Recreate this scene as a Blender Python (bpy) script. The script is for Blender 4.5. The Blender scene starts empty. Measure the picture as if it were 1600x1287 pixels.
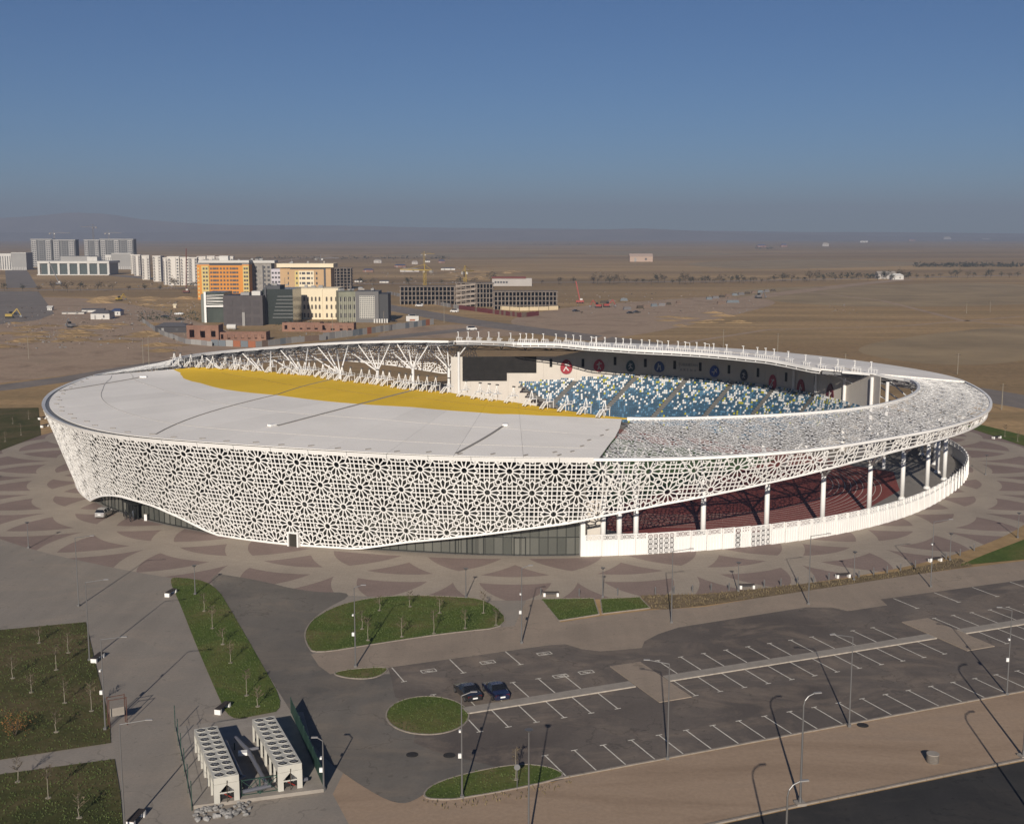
import bpy, math, random
import numpy as np
from mathutils import Vector, Matrix
from mathutils.geometry import tessellate_polygon
random.seed(7); rng = np.random.RandomState(11)
SC = bpy.context.scene
COL = SC.collection
rad = math.radians

# ------------------------------------------------------------------ camera, sky, sun, exposure
F, H, PIT = 1870.0, 52.4, 0.147           # focal length in photo pixels (1600 wide), height, downward pitch
cam = bpy.data.cameras.new('camera'); cam.sensor_width = 36.0; cam.lens = 36.0 * F / 1600.0
cam.clip_start = 1.0; cam.clip_end = 60000.0
camo = bpy.data.objects.new('camera', cam); COL.objects.link(camo)
camo.location = (0, 0, H); camo.rotation_euler = (math.pi / 2 - PIT, 0, 0)
SC.camera = camo

SUN_EL, SUN_AZ = 22.3, 5.5                # elevation; shadows run forward, 5.5 deg to the right
W = bpy.data.worlds.new('World'); SC.world = W; W.use_nodes = True
nt = W.node_tree; bg = nt.nodes['Background']
sky = nt.nodes.new('ShaderNodeTexSky'); sky.sky_type = 'NISHITA'; sky.sun_disc = False
sky.sun_elevation = rad(SUN_EL); sky.sun_rotation = rad(180 + SUN_AZ)
sky.air_density = 0.75; sky.dust_density = 0.0; sky.ozone_density = 3.0; sky.altitude = 300
tint = nt.nodes.new('ShaderNodeMix'); tint.data_type = 'RGBA'; tint.blend_type = 'MULTIPLY'; tint.inputs[0].default_value = 1.0
tint.inputs[7].default_value = (0.62, 0.86, 1.12, 1)
nt.links.new(sky.outputs[0], tint.inputs[6]); nt.links.new(tint.outputs[2], bg.inputs[0]); bg.inputs[1].default_value = 0.040
sl = bpy.data.lights.new('sun', 'SUN'); sl.energy = 5.0; sl.angle = rad(0.5); sl.color = (1.0, 0.92, 0.82)
so = bpy.data.objects.new('sun', sl); COL.objects.link(so); so.location = (-40, -200, 120)
_d = Vector((math.sin(rad(SUN_AZ)) * math.cos(rad(SUN_EL)), math.cos(rad(SUN_AZ)) * math.cos(rad(SUN_EL)), -math.sin(rad(SUN_EL))))
so.rotation_euler = _d.to_track_quat('-Z', 'Y').to_euler()
SC.view_settings.view_transform = 'Standard'; SC.view_settings.look = 'None'
SC.view_settings.exposure = 0.14; SC.view_settings.gamma = 1.0
SC.cycles.volume_bounces = 0; SC.cycles.max_bounces = 6; SC.cycles.transparent_max_bounces = 8
SC.cycles.use_denoising = True

# ------------------------------------------------------------------ survey: photo pixel -> point on the ground (or at a height)
_c, _s = math.cos(PIT), math.sin(PIT)
def G(px, py, z=0.0):
    u = (px - 800) / F; v = (py - 643.5) / F
    t = (z - H) / (-_s - v * _c)
    return np.array([u * t, (_c - v * _s) * t, z])
def AD(px, py, Y):                         # point on that sight line at distance Y
    u = (px - 800) / F; v = (py - 643.5) / F
    t = Y / (_c - v * _s)
    return np.array([u * t, Y, H + (-_s - v * _c) * t])

# ------------------------------------------------------------------ materials
MATS = {}
def mat(name, col, rough=0.8, metal=0.0, spec=0.4, vary=0.0, scale=1.0, bump=0.0, col2=None, coat=0.0, obj_var=0.0):
    if name in MATS: return MATS[name]
    m = bpy.data.materials.new(name); m.use_nodes = True; t = m.node_tree; b = t.nodes['Principled BSDF']
    b.inputs['Base Color'].default_value = (*col, 1); b.inputs['Roughness'].default_value = rough
    b.inputs['Metallic'].default_value = metal; b.inputs['Specular IOR Level'].default_value = spec
    if coat: b.inputs['Coat Weight'].default_value = coat; b.inputs['Coat Roughness'].default_value = 0.05
    last = None
    if vary or col2 or bump:
        tc = t.nodes.new('ShaderNodeNewGeometry')
        n1 = t.nodes.new('ShaderNodeTexNoise'); n1.inputs['Scale'].default_value = scale; n1.inputs['Detail'].default_value = 6; n1.inputs['Roughness'].default_value = 0.62
        t.links.new(tc.outputs['Position'], n1.inputs['Vector'])
        r = t.nodes.new('ShaderNodeValToRGB'); r.color_ramp.elements[0].position = 0.32; r.color_ramp.elements[1].position = 0.68
        c2 = col2 or tuple(min(1, x * (1 + vary)) for x in col); c1 = col if col2 else tuple(x * (1 - vary) for x in col)
        r.color_ramp.elements[0].color = (*c1, 1); r.color_ramp.elements[1].color = (*c2, 1)
        t.links.new(n1.outputs['Fac'], r.inputs['Fac']); last = r.outputs['Color']
        if bump:
            bp = t.nodes.new('ShaderNodeBump'); bp.inputs['Strength'].default_value = bump; bp.inputs['Distance'].default_value = 0.1
            t.links.new(n1.outputs['Fac'], bp.inputs['Height']); t.links.new(bp.outputs[0], b.inputs['Normal'])
    if obj_var:
        oi = t.nodes.new('ShaderNodeObjectInfo'); mr = t.nodes.new('ShaderNodeMapRange')
        mr.inputs['To Min'].default_value = 1 - obj_var; mr.inputs['To Max'].default_value = 1 + obj_var
        t.links.new(oi.outputs['Random'], mr.inputs['Value'])
        mx = t.nodes.new('ShaderNodeMix'); mx.data_type = 'RGBA'; mx.blend_type = 'MULTIPLY'; mx.inputs[0].default_value = 1
        if last: t.links.new(last, mx.inputs[6])
        else: mx.inputs[6].default_value = (*col, 1)
        t.links.new(mr.outputs[0], mx.inputs[7]); last = mx.outputs[2]
    if last: t.links.new(last, b.inputs['Base Color'])
    MATS[name] = m; return m

class NT:                                   # small helper to write node math in one line
    def __init__(s, m): s.t = m.node_tree; s.b = s.t.nodes['Principled BSDF']
    def n(s, typ, **k):
        x = s.t.nodes.new(typ)
        for a, v in k.items(): setattr(x, a, v)
        return x
    def m(s, op, a, b=None, c=None, clamp=False):
        x = s.n('ShaderNodeMath', operation=op); x.use_clamp = clamp
        for i, v in enumerate((a, b, c)):
            if v is None: continue
            if isinstance(v, (int, float)): x.inputs[i].default_value = v
            else: s.t.links.new(v, x.inputs[i])
        return x.outputs[0]
    def noise(s, vec, scale, detail=5, rough=0.6, dist=0.0):
        x = s.n('ShaderNodeTexNoise'); x.inputs['Scale'].default_value = scale; x.inputs['Detail'].default_value = detail
        x.inputs['Roughness'].default_value = rough; x.inputs['Distortion'].default_value = dist
        s.t.links.new(vec, x.inputs['Vector']); return x.outputs['Fac']
    def ramp(s, f, stops):
        x = s.n('ShaderNodeValToRGB'); e = x.color_ramp.elements
        while len(e) < len(stops): e.new(0.5)
        for i, (p, c) in enumerate(stops): e[i].position = p; e[i].color = (*c, 1) if len(c) == 3 else c
        s.t.links.new(f, x.inputs['Fac']); return x.outputs['Color']
    def mix(s, f, a, b, mode='MIX'):
        x = s.n('ShaderNodeMix', data_type='RGBA', blend_type=mode)
        for i, v in ((0, f), (6, a), (7, b)):
            if isinstance(v, (int, float)): x.inputs[i].default_value = v
            elif isinstance(v, tuple): x.inputs[i].default_value = (*v, 1)
            else: s.t.links.new(v, x.inputs[i])
        return x.outputs[2]
    def pos(s): return s.n('ShaderNodeNewGeometry').outputs['Position']
    def scl(s, vec, sc):
        x = s.n('ShaderNodeMapping'); x.inputs['Scale'].default_value = sc; s.t.links.new(vec, x.inputs['Vector']); return x.outputs[0]
    def bump(s, h, strength, dist):
        x = s.n('ShaderNodeBump'); x.inputs['Strength'].default_value = strength; x.inputs['Distance'].default_value = dist
        s.t.links.new(h, x.inputs['Height']); s.t.links.new(x.outputs[0], s.b.inputs['Normal'])
    def out(s, col): s.t.links.new(col, s.b.inputs['Base Color'])
def newmat(name, rough=0.9, spec=0.3):
    m = bpy.data.materials.new(name); m.use_nodes = True; b = m.node_tree.nodes['Principled BSDF']
    b.inputs['Roughness'].default_value = rough; b.inputs['Specular IOR Level'].default_value = spec
    MATS[name] = m; return m, NT(m)

# steppe / soil
m_ground, N = newmat('steppe', 0.95, 0.1); p = N.pos()
a = N.noise(N.scl(p, (0.0011, 0.0042, 1)), 1, 8, 0.62, 0.6)
b_ = N.noise(N.scl(p, (0.0045, 0.034, 1)), 1, 9, 0.66, 0.5)
c_ = N.noise(p, 0.35, 6, 0.7)
d_ = N.noise(N.scl(p, (0.0003, 0.0028, 1)), 1, 5, 0.6, 0.3)
col = N.ramp(a, [(0.34, (0.271, 0.173, 0.084)), (0.47, (0.429, 0.284, 0.143)), (0.60, (0.548, 0.367, 0.191)), (0.72, (0.345, 0.238, 0.112))])
col = N.mix(N.m('MULTIPLY', N.ramp(b_, [(0.42, (0, 0, 0)), (0.60, (1, 1, 1))]), 0.75), col, (0.276, 0.196, 0.102))
col = N.mix(N.m('MULTIPLY', N.ramp(d_, [(0.48, (0, 0, 0)), (0.58, (1, 1, 1))]), 0.6), col, (0.242, 0.166, 0.093))
col = N.mix(0.6, col, N.ramp(c_, [(0.3, (0.55, 0.55, 0.55)), (0.7, (1.25, 1.25, 1.25))]), 'MULTIPLY')
N.out(col); N.bump(c_, 0.5, 0.25)

# bare construction soil (lighter, churned)
m_dirt, N = newmat('churned_soil', 0.95, 0.1); p = N.pos()
a = N.noise(p, 0.035, 8, 0.66, 0.5); b_ = N.noise(p, 0.6, 6, 0.7)
col = N.ramp(a, [(0.30, (0.261, 0.187, 0.131)), (0.5, (0.425, 0.307, 0.217)), (0.70, (0.337, 0.254, 0.179))])
col = N.mix(0.55, col, N.ramp(b_, [(0.3, (0.6, 0.6, 0.6)), (0.7, (1.2, 1.2, 1.2))]), 'MULTIPLY')
N.out(col); N.bump(b_, 0.6, 0.3)

# sandy verge between parking and road
m_sand, N = newmat('sand', 0.95, 0.1); p = N.pos()
a = N.noise(N.scl(p, (0.06, 0.22, 1)), 1, 7, 0.6, 0.4); b_ = N.noise(p, 2.2, 5, 0.7)
col = N.ramp(a, [(0.30, (0.300, 0.216, 0.150)), (0.55, (0.383, 0.280, 0.197)), (0.75, (0.334, 0.252, 0.186))])
col = N.mix(0.45, col, N.ramp(b_, [(0.3, (0.72, 0.72, 0.72)), (0.7, (1.15, 1.15, 1.15))]), 'MULTIPLY')
N.out(col); N.bump(b_, 0.4, 0.06)

def asphalt(name, dark, light, dust, amt, sc=0.05):
    m, N = newmat(name, 0.88, 0.25); p = N.pos()
    a = N.noise(p, sc, 8, 0.62, 0.8); b_ = N.noise(p, 3.0, 4, 0.7); d_ = N.noise(N.scl(p, (0.10, 0.16, 1)), 1, 7, 0.68, 1.0)
    col = N.ramp(a, [(0.33, dark), (0.66, light)])
    col = N.mix(N.m('MULTIPLY', N.ramp(d_, [(0.48, (0, 0, 0)), (0.68, (1, 1, 1))]), amt), col, dust)
    col = N.mix(0.35, col, N.ramp(b_, [(0.3, (0.75, 0.75, 0.75)), (0.7, (1.2, 1.2, 1.2))]), 'MULTIPLY')
    vo = N.n('ShaderNodeTexVoronoi', feature='DISTANCE_TO_EDGE'); vo.inputs['Scale'].default_value = 0.11
    wv = N.n('ShaderNodeVectorMath', operation='ADD'); nz_ = N.n('ShaderNodeTexNoise'); nz_.inputs['Scale'].default_value = 0.4; nz_.inputs['Detail'].default_value = 5; N.t.links.new(p, nz_.inputs['Vector'])
    sc2 = N.n('ShaderNodeVectorMath', operation='SCALE'); sc2.inputs['Scale'].default_value = 5.0; N.t.links.new(nz_.outputs['Color'], sc2.inputs[0]); N.t.links.new(p, wv.inputs[0]); N.t.links.new(sc2.outputs[0], wv.inputs[1]); N.t.links.new(wv.outputs[0], vo.inputs['Vector'])
    ck = N.m('MULTIPLY', N.m('LESS_THAN', vo.outputs['Distance'], 0.010), N.m('MULTIPLY', N.m('GREATER_THAN', a, 0.52), 0.30))
    tk = N.noise(N.scl(p, (0.5, 0.03, 1)), 1, 4, 0.6)                   # faint wheel-worn streaks
    col = N.mix(0.35, col, N.ramp(tk, [(0.35, (0.85, 0.85, 0.85)), (0.65, (1.1, 1.1, 1.1))]), 'MULTIPLY')
    st_ = N.noise(p, 0.9, 3, 0.5); col = N.mix(N.m('MULTIPLY', N.m('GREATER_THAN', st_, 0.68), 0.35), col, tuple(x * .55 for x in dark))
    col = N.mix(ck, col, tuple(x * .35 for x in dark))
    N.out(col); N.bump(b_, 0.25, 0.02); return m
m_asph = asphalt('parking_asphalt', (0.104, 0.087, 0.077), (0.166, 0.140, 0.119), (0.345, 0.268, 0.199), 0.42)
m_drive = asphalt('driveway_asphalt', (0.123, 0.112, 0.099), (0.195, 0.173, 0.146), (0.259, 0.209, 0.159), 0.5)
m_road = asphalt('fresh_road_asphalt', (0.026, 0.026, 0.026), (0.050, 0.047, 0.044), (0.085, 0.072, 0.060), 0.4)
m_froad = asphalt('old_road_asphalt', (0.182, 0.157, 0.137), (0.245, 0.210, 0.182), (0.336, 0.252, 0.182), 0.3)
m_conc = asphalt('forecourt_concrete', (0.241, 0.213, 0.181), (0.299, 0.262, 0.220), (0.342, 0.281, 0.223), 0.5, 0.03)
m_walk = asphalt('sidewalk_sand_concrete', (0.270, 0.218, 0.170), (0.333, 0.267, 0.205), (0.368, 0.287, 0.218), 0.6, 0.06)
m_apron = asphalt('stadium_apron', (0.20, 0.185, 0.165), (0.25, 0.23, 0.205), (0.24, 0.2, 0.16), 0.3, 0.05)

# plaza paving: two families of curved pale bands crossing over mauve fields
CX, CY = 0.5, 285.0
m_plaza, N = newmat('plaza_paving', 0.85, 0.25); p = N.pos()
sx = N.n('ShaderNodeSeparateXYZ'); N.t.links.new(p, sx.inputs[0])
X = N.m('SUBTRACT', sx.outputs[0], CX); Y = N.m('SUBTRACT', sx.outputs[1], CY)
R = N.m('SQRT', N.m('ADD', N.m('MULTIPLY', X, X), N.m('MULTIPLY', Y, Y)))
TH = N.m('ARCTAN2', Y, X)
def tier(R0, ph, ro, ri_, n=50):              # overlapping rings of paving: bands between two circles round each of n centres
    A = N.m('ADD', N.m('MULTIPLY', TH, n / (2 * math.pi)), ph); rho = N.m('SUBTRACT', R, R0); r2 = N.m('MULTIPLY', rho, rho); S = N.m('MULTIPLY', R, 2 * math.pi / n)
    yi = N.m('DIVIDE', N.m('SQRT', N.m('MAXIMUM', N.m('SUBTRACT', ri_ * ri_, r2), 0.0)), S); yo = N.m('DIVIDE', N.m('SQRT', N.m('MAXIMUM', N.m('SUBTRACT', ro * ro, r2), 0.0)), S)
    wd = N.m('SUBTRACT', yo, yi); o = []
    for sg in (1.0, -1.0): o.append(N.m('LESS_THAN', N.m('FRACT', N.m('SUBTRACT', N.m('MULTIPLY', A, sg), yi)), wd))
    return N.m('MAXIMUM', o[0], o[1])
pale = N.m('MAXIMUM', tier(90.5, 0.0, 19.0, 15.0, 36), N.m('MULTIPLY', tier(108.0, 0.5, 19.0, 15.0, 36), N.m('GREATER_THAN', R, 106.5)))
pale = N.m('MAXIMUM', pale, N.m('LESS_THAN', R, 95.0))
sl_ = N.noise(p, 0.06, 6, 0.65, 0.5); fi = N.noise(p, 2.6, 4, 0.7)
cpale = N.ramp(sl_, [(0.3, (0.324, 0.273, 0.221)), (0.7, (0.414, 0.348, 0.276))])
cmauve = N.ramp(sl_, [(0.3, (0.222, 0.165, 0.141)), (0.7, (0.285, 0.213, 0.182))])
col = N.mix(pale, cmauve, cpale)
bk = N.n('ShaderNodeTexBrick'); bk.inputs['Scale'].default_value = 1.0; bk.inputs['Mortar Size'].default_value = 0.03
bk.inputs['Brick Width'].default_value = 1.2; bk.inputs['Row Height'].default_value = 0.6
bk.inputs['Color1'].default_value = (1, 1, 1, 1); bk.inputs['Color2'].default_value = (0.88, 0.88, 0.88, 1); bk.inputs['Mortar'].default_value = (0.7, 0.7, 0.7, 1)
N.t.links.new(p, bk.inputs['Vector'])
col = N.mix(0.6, col, bk.outputs['Color'], 'MULTIPLY')
col = N.mix(0.4, col, N.ramp(fi, [(0.3, (0.8, 0.8, 0.8)), (0.7, (1.15, 1.15, 1.15))]), 'MULTIPLY')
N.out(col)

# grass
m_grass, N = newmat('lawn_grass', 0.95, 0.1); p = N.pos()
a = N.noise(p, 0.11, 7, 0.65, 0.6); b_ = N.noise(p, 1.6, 5, 0.7)
col = N.ramp(a, [(0.28, (0.058, 0.088, 0.022)), (0.46, (0.086, 0.120, 0.028)), (0.59, (0.122, 0.128, 0.040)), (0.70, (0.185, 0.145, 0.075))])
col = N.mix(0.6, col, N.ramp(b_, [(0.3, (0.6, 0.6, 0.6)), (0.7, (1.3, 1.3, 1.3))]), 'MULTIPLY')
N.out(col); N.bump(b_, 0.6, 0.1)
m_grass2, N = newmat('worn_lawn', 0.95, 0.1); p = N.pos()
a = N.noise(p, 0.09, 7, 0.68, 0.8); b_ = N.noise(p, 1.4, 5, 0.7)
col = N.ramp(a, [(0.30, (0.050, 0.058, 0.020)), (0.46, (0.085, 0.080, 0.032)), (0.60, (0.125, 0.098, 0.050)), (0.72, (0.070, 0.074, 0.026))])
N.out(N.mix(0.6, col, N.ramp(b_, [(0.3, (0.65, 0.65, 0.65)), (0.7, (1.3, 1.3, 1.3))]), 'MULTIPLY')); N.bump(b_, 0.6, 0.1)
m_dry, N = newmat('dry_grass', 0.95, 0.1); p = N.pos()
a = N.noise(p, 0.5, 7, 0.7, 0.4)
N.out(N.ramp(a, [(0.3, (0.100, 0.078, 0.045)), (0.5, (0.180, 0.135, 0.082)), (0.7, (0.225, 0.170, 0.110))])); N.bump(a, 0.7, 0.2)
m_blade = mat('grass_blade', (0.074, 0.096, 0.027), 0.9, vary=0.35, scale=0.3)
m_bladey = mat('dry_blade', (0.17, 0.13, 0.07), 0.9, vary=0.35, scale=0.3)

m_white = mat('white_panel_paint', (0.80, 0.78, 0.74), 0.45, vary=0.05, scale=0.15)
m_lat = mat('white_lattice_panel', (0.83, 0.81, 0.77), 0.5, vary=0.07, scale=0.12, obj_var=0.03)
m_steel = mat('white_steel', (0.78, 0.76, 0.72), 0.4)
m_dsteel = mat('grey_steel', (0.20, 0.20, 0.20), 0.5, 0.3)
m_galv = mat('galvanised_steel', (0.20, 0.195, 0.19), 0.45, 0.6)
m_pole = mat('lamp_pole_paint', (0.16, 0.155, 0.15), 0.5, 0.3)
m_dark = mat('dark_void', (0.012, 0.012, 0.012), 0.9)
m_wallc = mat('plaster_wall', (0.60, 0.55, 0.48), 0.85, vary=0.05, scale=0.2)
m_concrete = mat('raw_concrete', (0.27, 0.25, 0.225), 0.9, vary=0.22, scale=0.35)
m_concl = mat('pale_concrete', (0.30, 0.265, 0.225), 0.9, vary=0.12, scale=0.8)
m_kerb = mat('kerb_stone', (0.27, 0.23, 0.19), 0.9, vary=0.15, scale=1.2)
m_kerb2 = mat('median_kerb', (0.40, 0.35, 0.29), 0.9, vary=0.2, scale=1.5)
m_paint = mat('road_paint', (0.62, 0.58, 0.50), 0.8, vary=0.22, scale=1.6)
m_red = mat('running_track_red', (0.200, 0.045, 0.035), 0.85, vary=0.12, scale=0.3)
m_pitch = mat('pitch_green', (0.045, 0.09, 0.025), 0.9, vary=0.2, scale=0.2)
m_rubber = mat('black_rubber', (0.02, 0.02, 0.02), 0.8)
m_glassc = mat('car_glass', (0.012, 0.013, 0.015), 0.05, spec=0.8)
m_screen = mat('led_screen', (0.022, 0.020, 0.018), 0.75, spec=0.15, vary=0.25, scale=0.8)
m_bark = mat('pale_bark', (0.24, 0.21, 0.16), 0.9, vary=0.2, scale=3)
m_bark2 = mat('dark_bark', (0.07, 0.055, 0.04), 0.9)
m_twig = mat('bare_twig', (0.11, 0.085, 0.055), 0.9, obj_var=0.3)
m_fol = mat('dusty_foliage', (0.045, 0.045, 0.028), 0.9, obj_var=0.35)
m_autumn = mat('autumn_leaf', (0.20, 0.095, 0.03), 0.9, vary=0.3, scale=2)

# roof sheets with fine standing seams
def roofmat(name, col):
    m, N = newmat(name, 0.7, 0.08); p = N.pos()
    sx = N.n('ShaderNodeSeparateXYZ'); N.t.links.new(p, sx.inputs[0])
    q = N.m('ADD', N.m('MULTIPLY', sx.outputs[0], 0.65), N.m('MULTIPLY', sx.outputs[1], 0.76))
    s_ = N.m('SINE', N.m('MULTIPLY', N.m('SUBTRACT', N.m('MULTIPLY', sx.outputs[0], 0.76), N.m('MULTIPLY', sx.outputs[1], 0.65)), 2 * math.pi / 0.6))
    st = N.m('POWER', N.m('MAXIMUM', s_, 0.0), 6)
    d_ = N.noise(N.scl(p, (0.05, 0.05, 1)), 1, 6, 0.6)
    oi = N.n('ShaderNodeObjectInfo')
    v = N.m('ADD', 0.93, N.m('MULTIPLY', oi.outputs['Random'], 0.07))
    c = N.ramp(d_, [(0.3, tuple(x * 0.87 for x in col)), (0.7, col)])
    c = N.mix(1.0, c, v, 'MULTIPLY')
    N.out(N.mix(N.m('MULTIPLY', st, 0.34), c, tuple(x * 0.55 for x in col))); N.bump(st, 0.25, 0.05); return m
m_roof = roofmat('white_roof_sheet', (0.94, 0.89, 0.82))
m_yel = roofmat('yellow_roof_sheet', (0.88, 0.57, 0.05))

# dark reflective curtain glass
m_glass, N = newmat('curtain_glass', 0.07, 0.7); p = N.pos()
oi = N.n('ShaderNodeObjectInfo')
N.out(N.ramp(oi.outputs['Random'], [(0.0, (0.075, 0.078, 0.068)), (1.0, (0.150, 0.148, 0.128))]))
m_glassd = mat('dark_hall_glass', (0.050, 0.049, 0.043), 0.3, spec=0.25, vary=0.3, scale=0.3)
m_fglass = mat('far_window_glass', (0.035, 0.035, 0.035), 0.25, spec=0.6, obj_var=0.5)

# ------------------------------------------------------------------ mesh helpers
class MB:
    def __init__(s): s.v = []; s.f = []; s.mi = []; s.m = 0
    def add(s, vs, fs):
        o = len(s.v); s.v.extend([tuple(map(float, x)) for x in vs]); s.f.extend([tuple(i + o for i in f) for f in fs]); s.mi.extend([s.m] * len(fs)); return s
    def box(s, c, d, rz=0.0, taper=1.0):
        x, y, z = d[0] / 2, d[1] / 2, d[2] / 2; cr, sr = math.cos(rz), math.sin(rz); vs = []
        for k in (-1, 1):
            tp = taper if k > 0 else 1.0
            for (i, j) in ((-1, -1), (1, -1), (1, 1), (-1, 1)):
                X, Y = i * x * tp, j * y * tp
                vs.append((c[0] + X * cr - Y * sr, c[1] + X * sr + Y * cr, c[2] + k * z))
        return s.add(vs, [(3, 2, 1, 0), (4, 5, 6, 7), (0, 1, 5, 4), (1, 2, 6, 5), (2, 3, 7, 6), (3, 0, 4, 7)])
    def bar(s, a, b, w, t=None, up=(0, 0, 1), caps=True):
        a = np.array(a, float); b = np.array(b, float); d = b - a; L = np.linalg.norm(d)
        if L < 1e-6: return s
        d /= L; u = np.array(up, float); x = np.cross(d, u)
        if np.linalg.norm(x) < 1e-4: x = np.cross(d, (1, 0, 0))
        x /= np.linalg.norm(x); y = np.cross(x, d); t = t or w
        vs = []
        for q in (a, b):
            for (i, j) in ((-1, -1), (1, -1), (1, 1), (-1, 1)): vs.append(q + x * (i * w / 2) + y * (j * t / 2))
        fs = [(0, 1, 5, 4), (1, 2, 6, 5), (2, 3, 7, 6), (3, 0, 4, 7)]
        if caps: fs += [(3, 2, 1, 0), (4, 5, 6, 7)]
        return s.add(vs, fs)
    def tube(s, a, b, r0, r1=None, n=8, caps=True):
        a = np.array(a, float); b = np.array(b, float); d = b - a; L = np.linalg.norm(d); d /= max(L, 1e-9); r1 = r0 if r1 is None else r1
        x = np.cross(d, (0, 0, 1.0))
        if np.linalg.norm(x) < 1e-3: x = np.array([1.0, 0, 0])
        x /= np.linalg.norm(x); y = np.cross(d, x); vs = []
        for q, r in ((a, r0), (b, r1)):
            for k in range(n):
                t = 2 * math.pi * k / n; vs.append(q + (x * math.cos(t) + y * math.sin(t)) * r)
        fs = [(k, (k + 1) % n, n + (k + 1) % n, n + k) for k in range(n)]
        if caps: fs += [tuple(range(n))[::-1], tuple(range(n, 2 * n))]
        return s.add(vs, fs)
    def path(s, pts, r, n=6):
        for i in range(len(pts) - 1): s.tube(pts[i], pts[i + 1], r, n=n)
        return s
    def prism(s, pts, z0, z1):               # polygon (xy) extruded up
        n = len(pts); vs = [(p[0], p[1], z0) for p in pts] + [(p[0], p[1], z1) for p in pts]
        tri = tessellate_polygon([[Vector((p[0], p[1], 0)) for p in pts]])
        ar = sum(pts[i][0] * pts[(i + 1) % n][1] - pts[(i + 1) % n][0] * pts[i][1] for i in range(n))
        fs = []
        for t in tri:
            a = [pts[i] for i in t]; cr = (a[1][0] - a[0][0]) * (a[2][1] - a[0][1]) - (a[1][1] - a[0][1]) * (a[2][0] - a[0][0])
            t = tuple(t) if cr > 0 else tuple(t)[::-1]
            fs.append(tuple(i + n for i in t)); fs.append(t[::-1])
        for i in range(n):
            j = (i + 1) % n; fs.append((i, j, j + n, i + n) if ar > 0 else (j, i, i + n, j + n))
        return s.add(vs, fs)
    def sheet(s, pts, z):
        n = len(pts); tri = tessellate_polygon([[Vector((p[0], p[1], 0)) for p in pts]]); fs = []
        for t in tri:
            a = [pts[i] for i in t]; cr = (a[1][0] - a[0][0]) * (a[2][1] - a[0][1]) - (a[1][1] - a[0][1]) * (a[2][0] - a[0][0])
            fs.append(tuple(t) if cr > 0 else tuple(t)[::-1])
        return s.add([(p[0], p[1], z) for p in pts], fs)
    def obj(s, name, mats, parent=None, org=(0, 0, 0), smooth=False):
        me = bpy.data.meshes.new(name)
        o3 = np.array(org, float); vs = [tuple(np.array(q) - o3) for q in s.v] if any(org) else s.v
        me.from_pydata(vs, [], s.f); me.update()
        for m in (mats if isinstance(mats, (list, tuple)) else [mats]): me.materials.append(m)
        if any(s.mi): me.polygons.foreach_set('material_index', s.mi)
        if smooth: me.polygons.foreach_set('use_smooth', [True] * len(s.f))
        return link(name, me, parent)
def link(name, data, parent=None, loc=None, rz=0.0):
    o = bpy.data.objects.new(name, data); COL.objects.link(o)
    if parent is not None: o.parent = parent
    if loc is not None: o.location = loc
    if rz: o.rotation_euler = (0, 0, rz)
    return o
def tag(o, label=None, cat=None, group=None, kind=None):
    if label: o['label'] = label
    if cat: o['category'] = cat
    if group: o['group'] = group
    if kind: o['kind'] = kind
    return o
def thing(name, label, cat, loc=(0, 0, 0), rz=0.0, group=None):
    o = link(name, None, None, tuple(float(x) for x in loc), rz); o.empty_display_size = 0.5
    return tag(o, label, cat, group)
def dup(root, loc, rz=0.0, label=None, scale=None):
    r = root.copy(); COL.objects.link(r); r.location = tuple(float(x) for x in loc); r.rotation_euler = (0, 0, rz)
    if label: r['label'] = label
    if scale: r.scale = scale
    for ch in root.children:
        c = ch.copy(); COL.objects.link(c); c.parent = r
        for g in ch.children:
            d = g.copy(); COL.objects.link(d); d.parent = c
    return r
ORD = ['first', 'second', 'third', 'fourth', 'fifth', 'sixth', 'seventh', 'eighth', 'ninth', 'tenth', 'eleventh', 'twelfth', 'thirteenth', 'fourteenth', 'fifteenth', 'sixteenth', 'seventeenth', 'eighteenth', 'nineteenth', 'twentieth']
def od(i):
    n = i + 1
    if n <= 20: return ORD[i]
    return '%d%s' % (n, 'th' if 10 <= n % 100 <= 20 else {1: 'st', 2: 'nd', 3: 'rd'}.get(n % 10, 'th'))
def poly(pxs): return [tuple(G(*p)[:2]) for p in pxs]
def struct(name, mb, mats): return tag(mb.obj(name, mats), kind='structure')
def smoothpoly(pts, n=3):
    for _ in range(n):
        q = []
        for i in range(len(pts)):
            a = np.array(pts[i]); b = np.array(pts[(i + 1) % len(pts)]); q += [tuple(a * .75 + b * .25), tuple(a * .25 + b * .75)]
        pts = q
    return pts

# ================================================================== GROUND, ROADS, PAVING
g = MB(); g.sheet([(-16000, -3000), (16000, -3000), (16000, 15000), (-16000, 15000)], 0.0); struct('ground', g, m_ground)

# far hills, lost in haze
def ridge(name, dist, prof, depth, seed):
    r = np.random.RandomState(seed); n = 220; xs = np.linspace(-15000, 15000, n); mb = MB(); vs = []
    ph = r.rand(8) * 6.28; hs = []
    for x in xs:
        px = 800 + x / dist * F; h = np.interp(px, [q[0] for q in prof], [q[1] for q in prof])
        w = sum(math.sin(x / (2600 / (k + 1)) + ph[k]) / (k + 1.5) for k in range(8))
        hs.append(max(4.0, h * (1 + 0.10 * w)))
    for x, h in zip(xs, hs):
        vs += [(x, dist - depth * .5, -2), (x, dist - depth * .2, h * .55), (x, dist, h), (x, dist + depth * .4, h * .5), (x, dist + depth, -2)]
    fs = [(i * 5 + k, (i + 1) * 5 + k, (i + 1) * 5 + k + 1, i * 5 + k + 1) for i in range(n - 1) for k in range(4)]
    mb.add(vs, fs); return struct(name, mb, mat('hill_slope', (0.19, 0.155, 0.135), 0.95, vary=0.25, scale=0.002))
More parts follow.
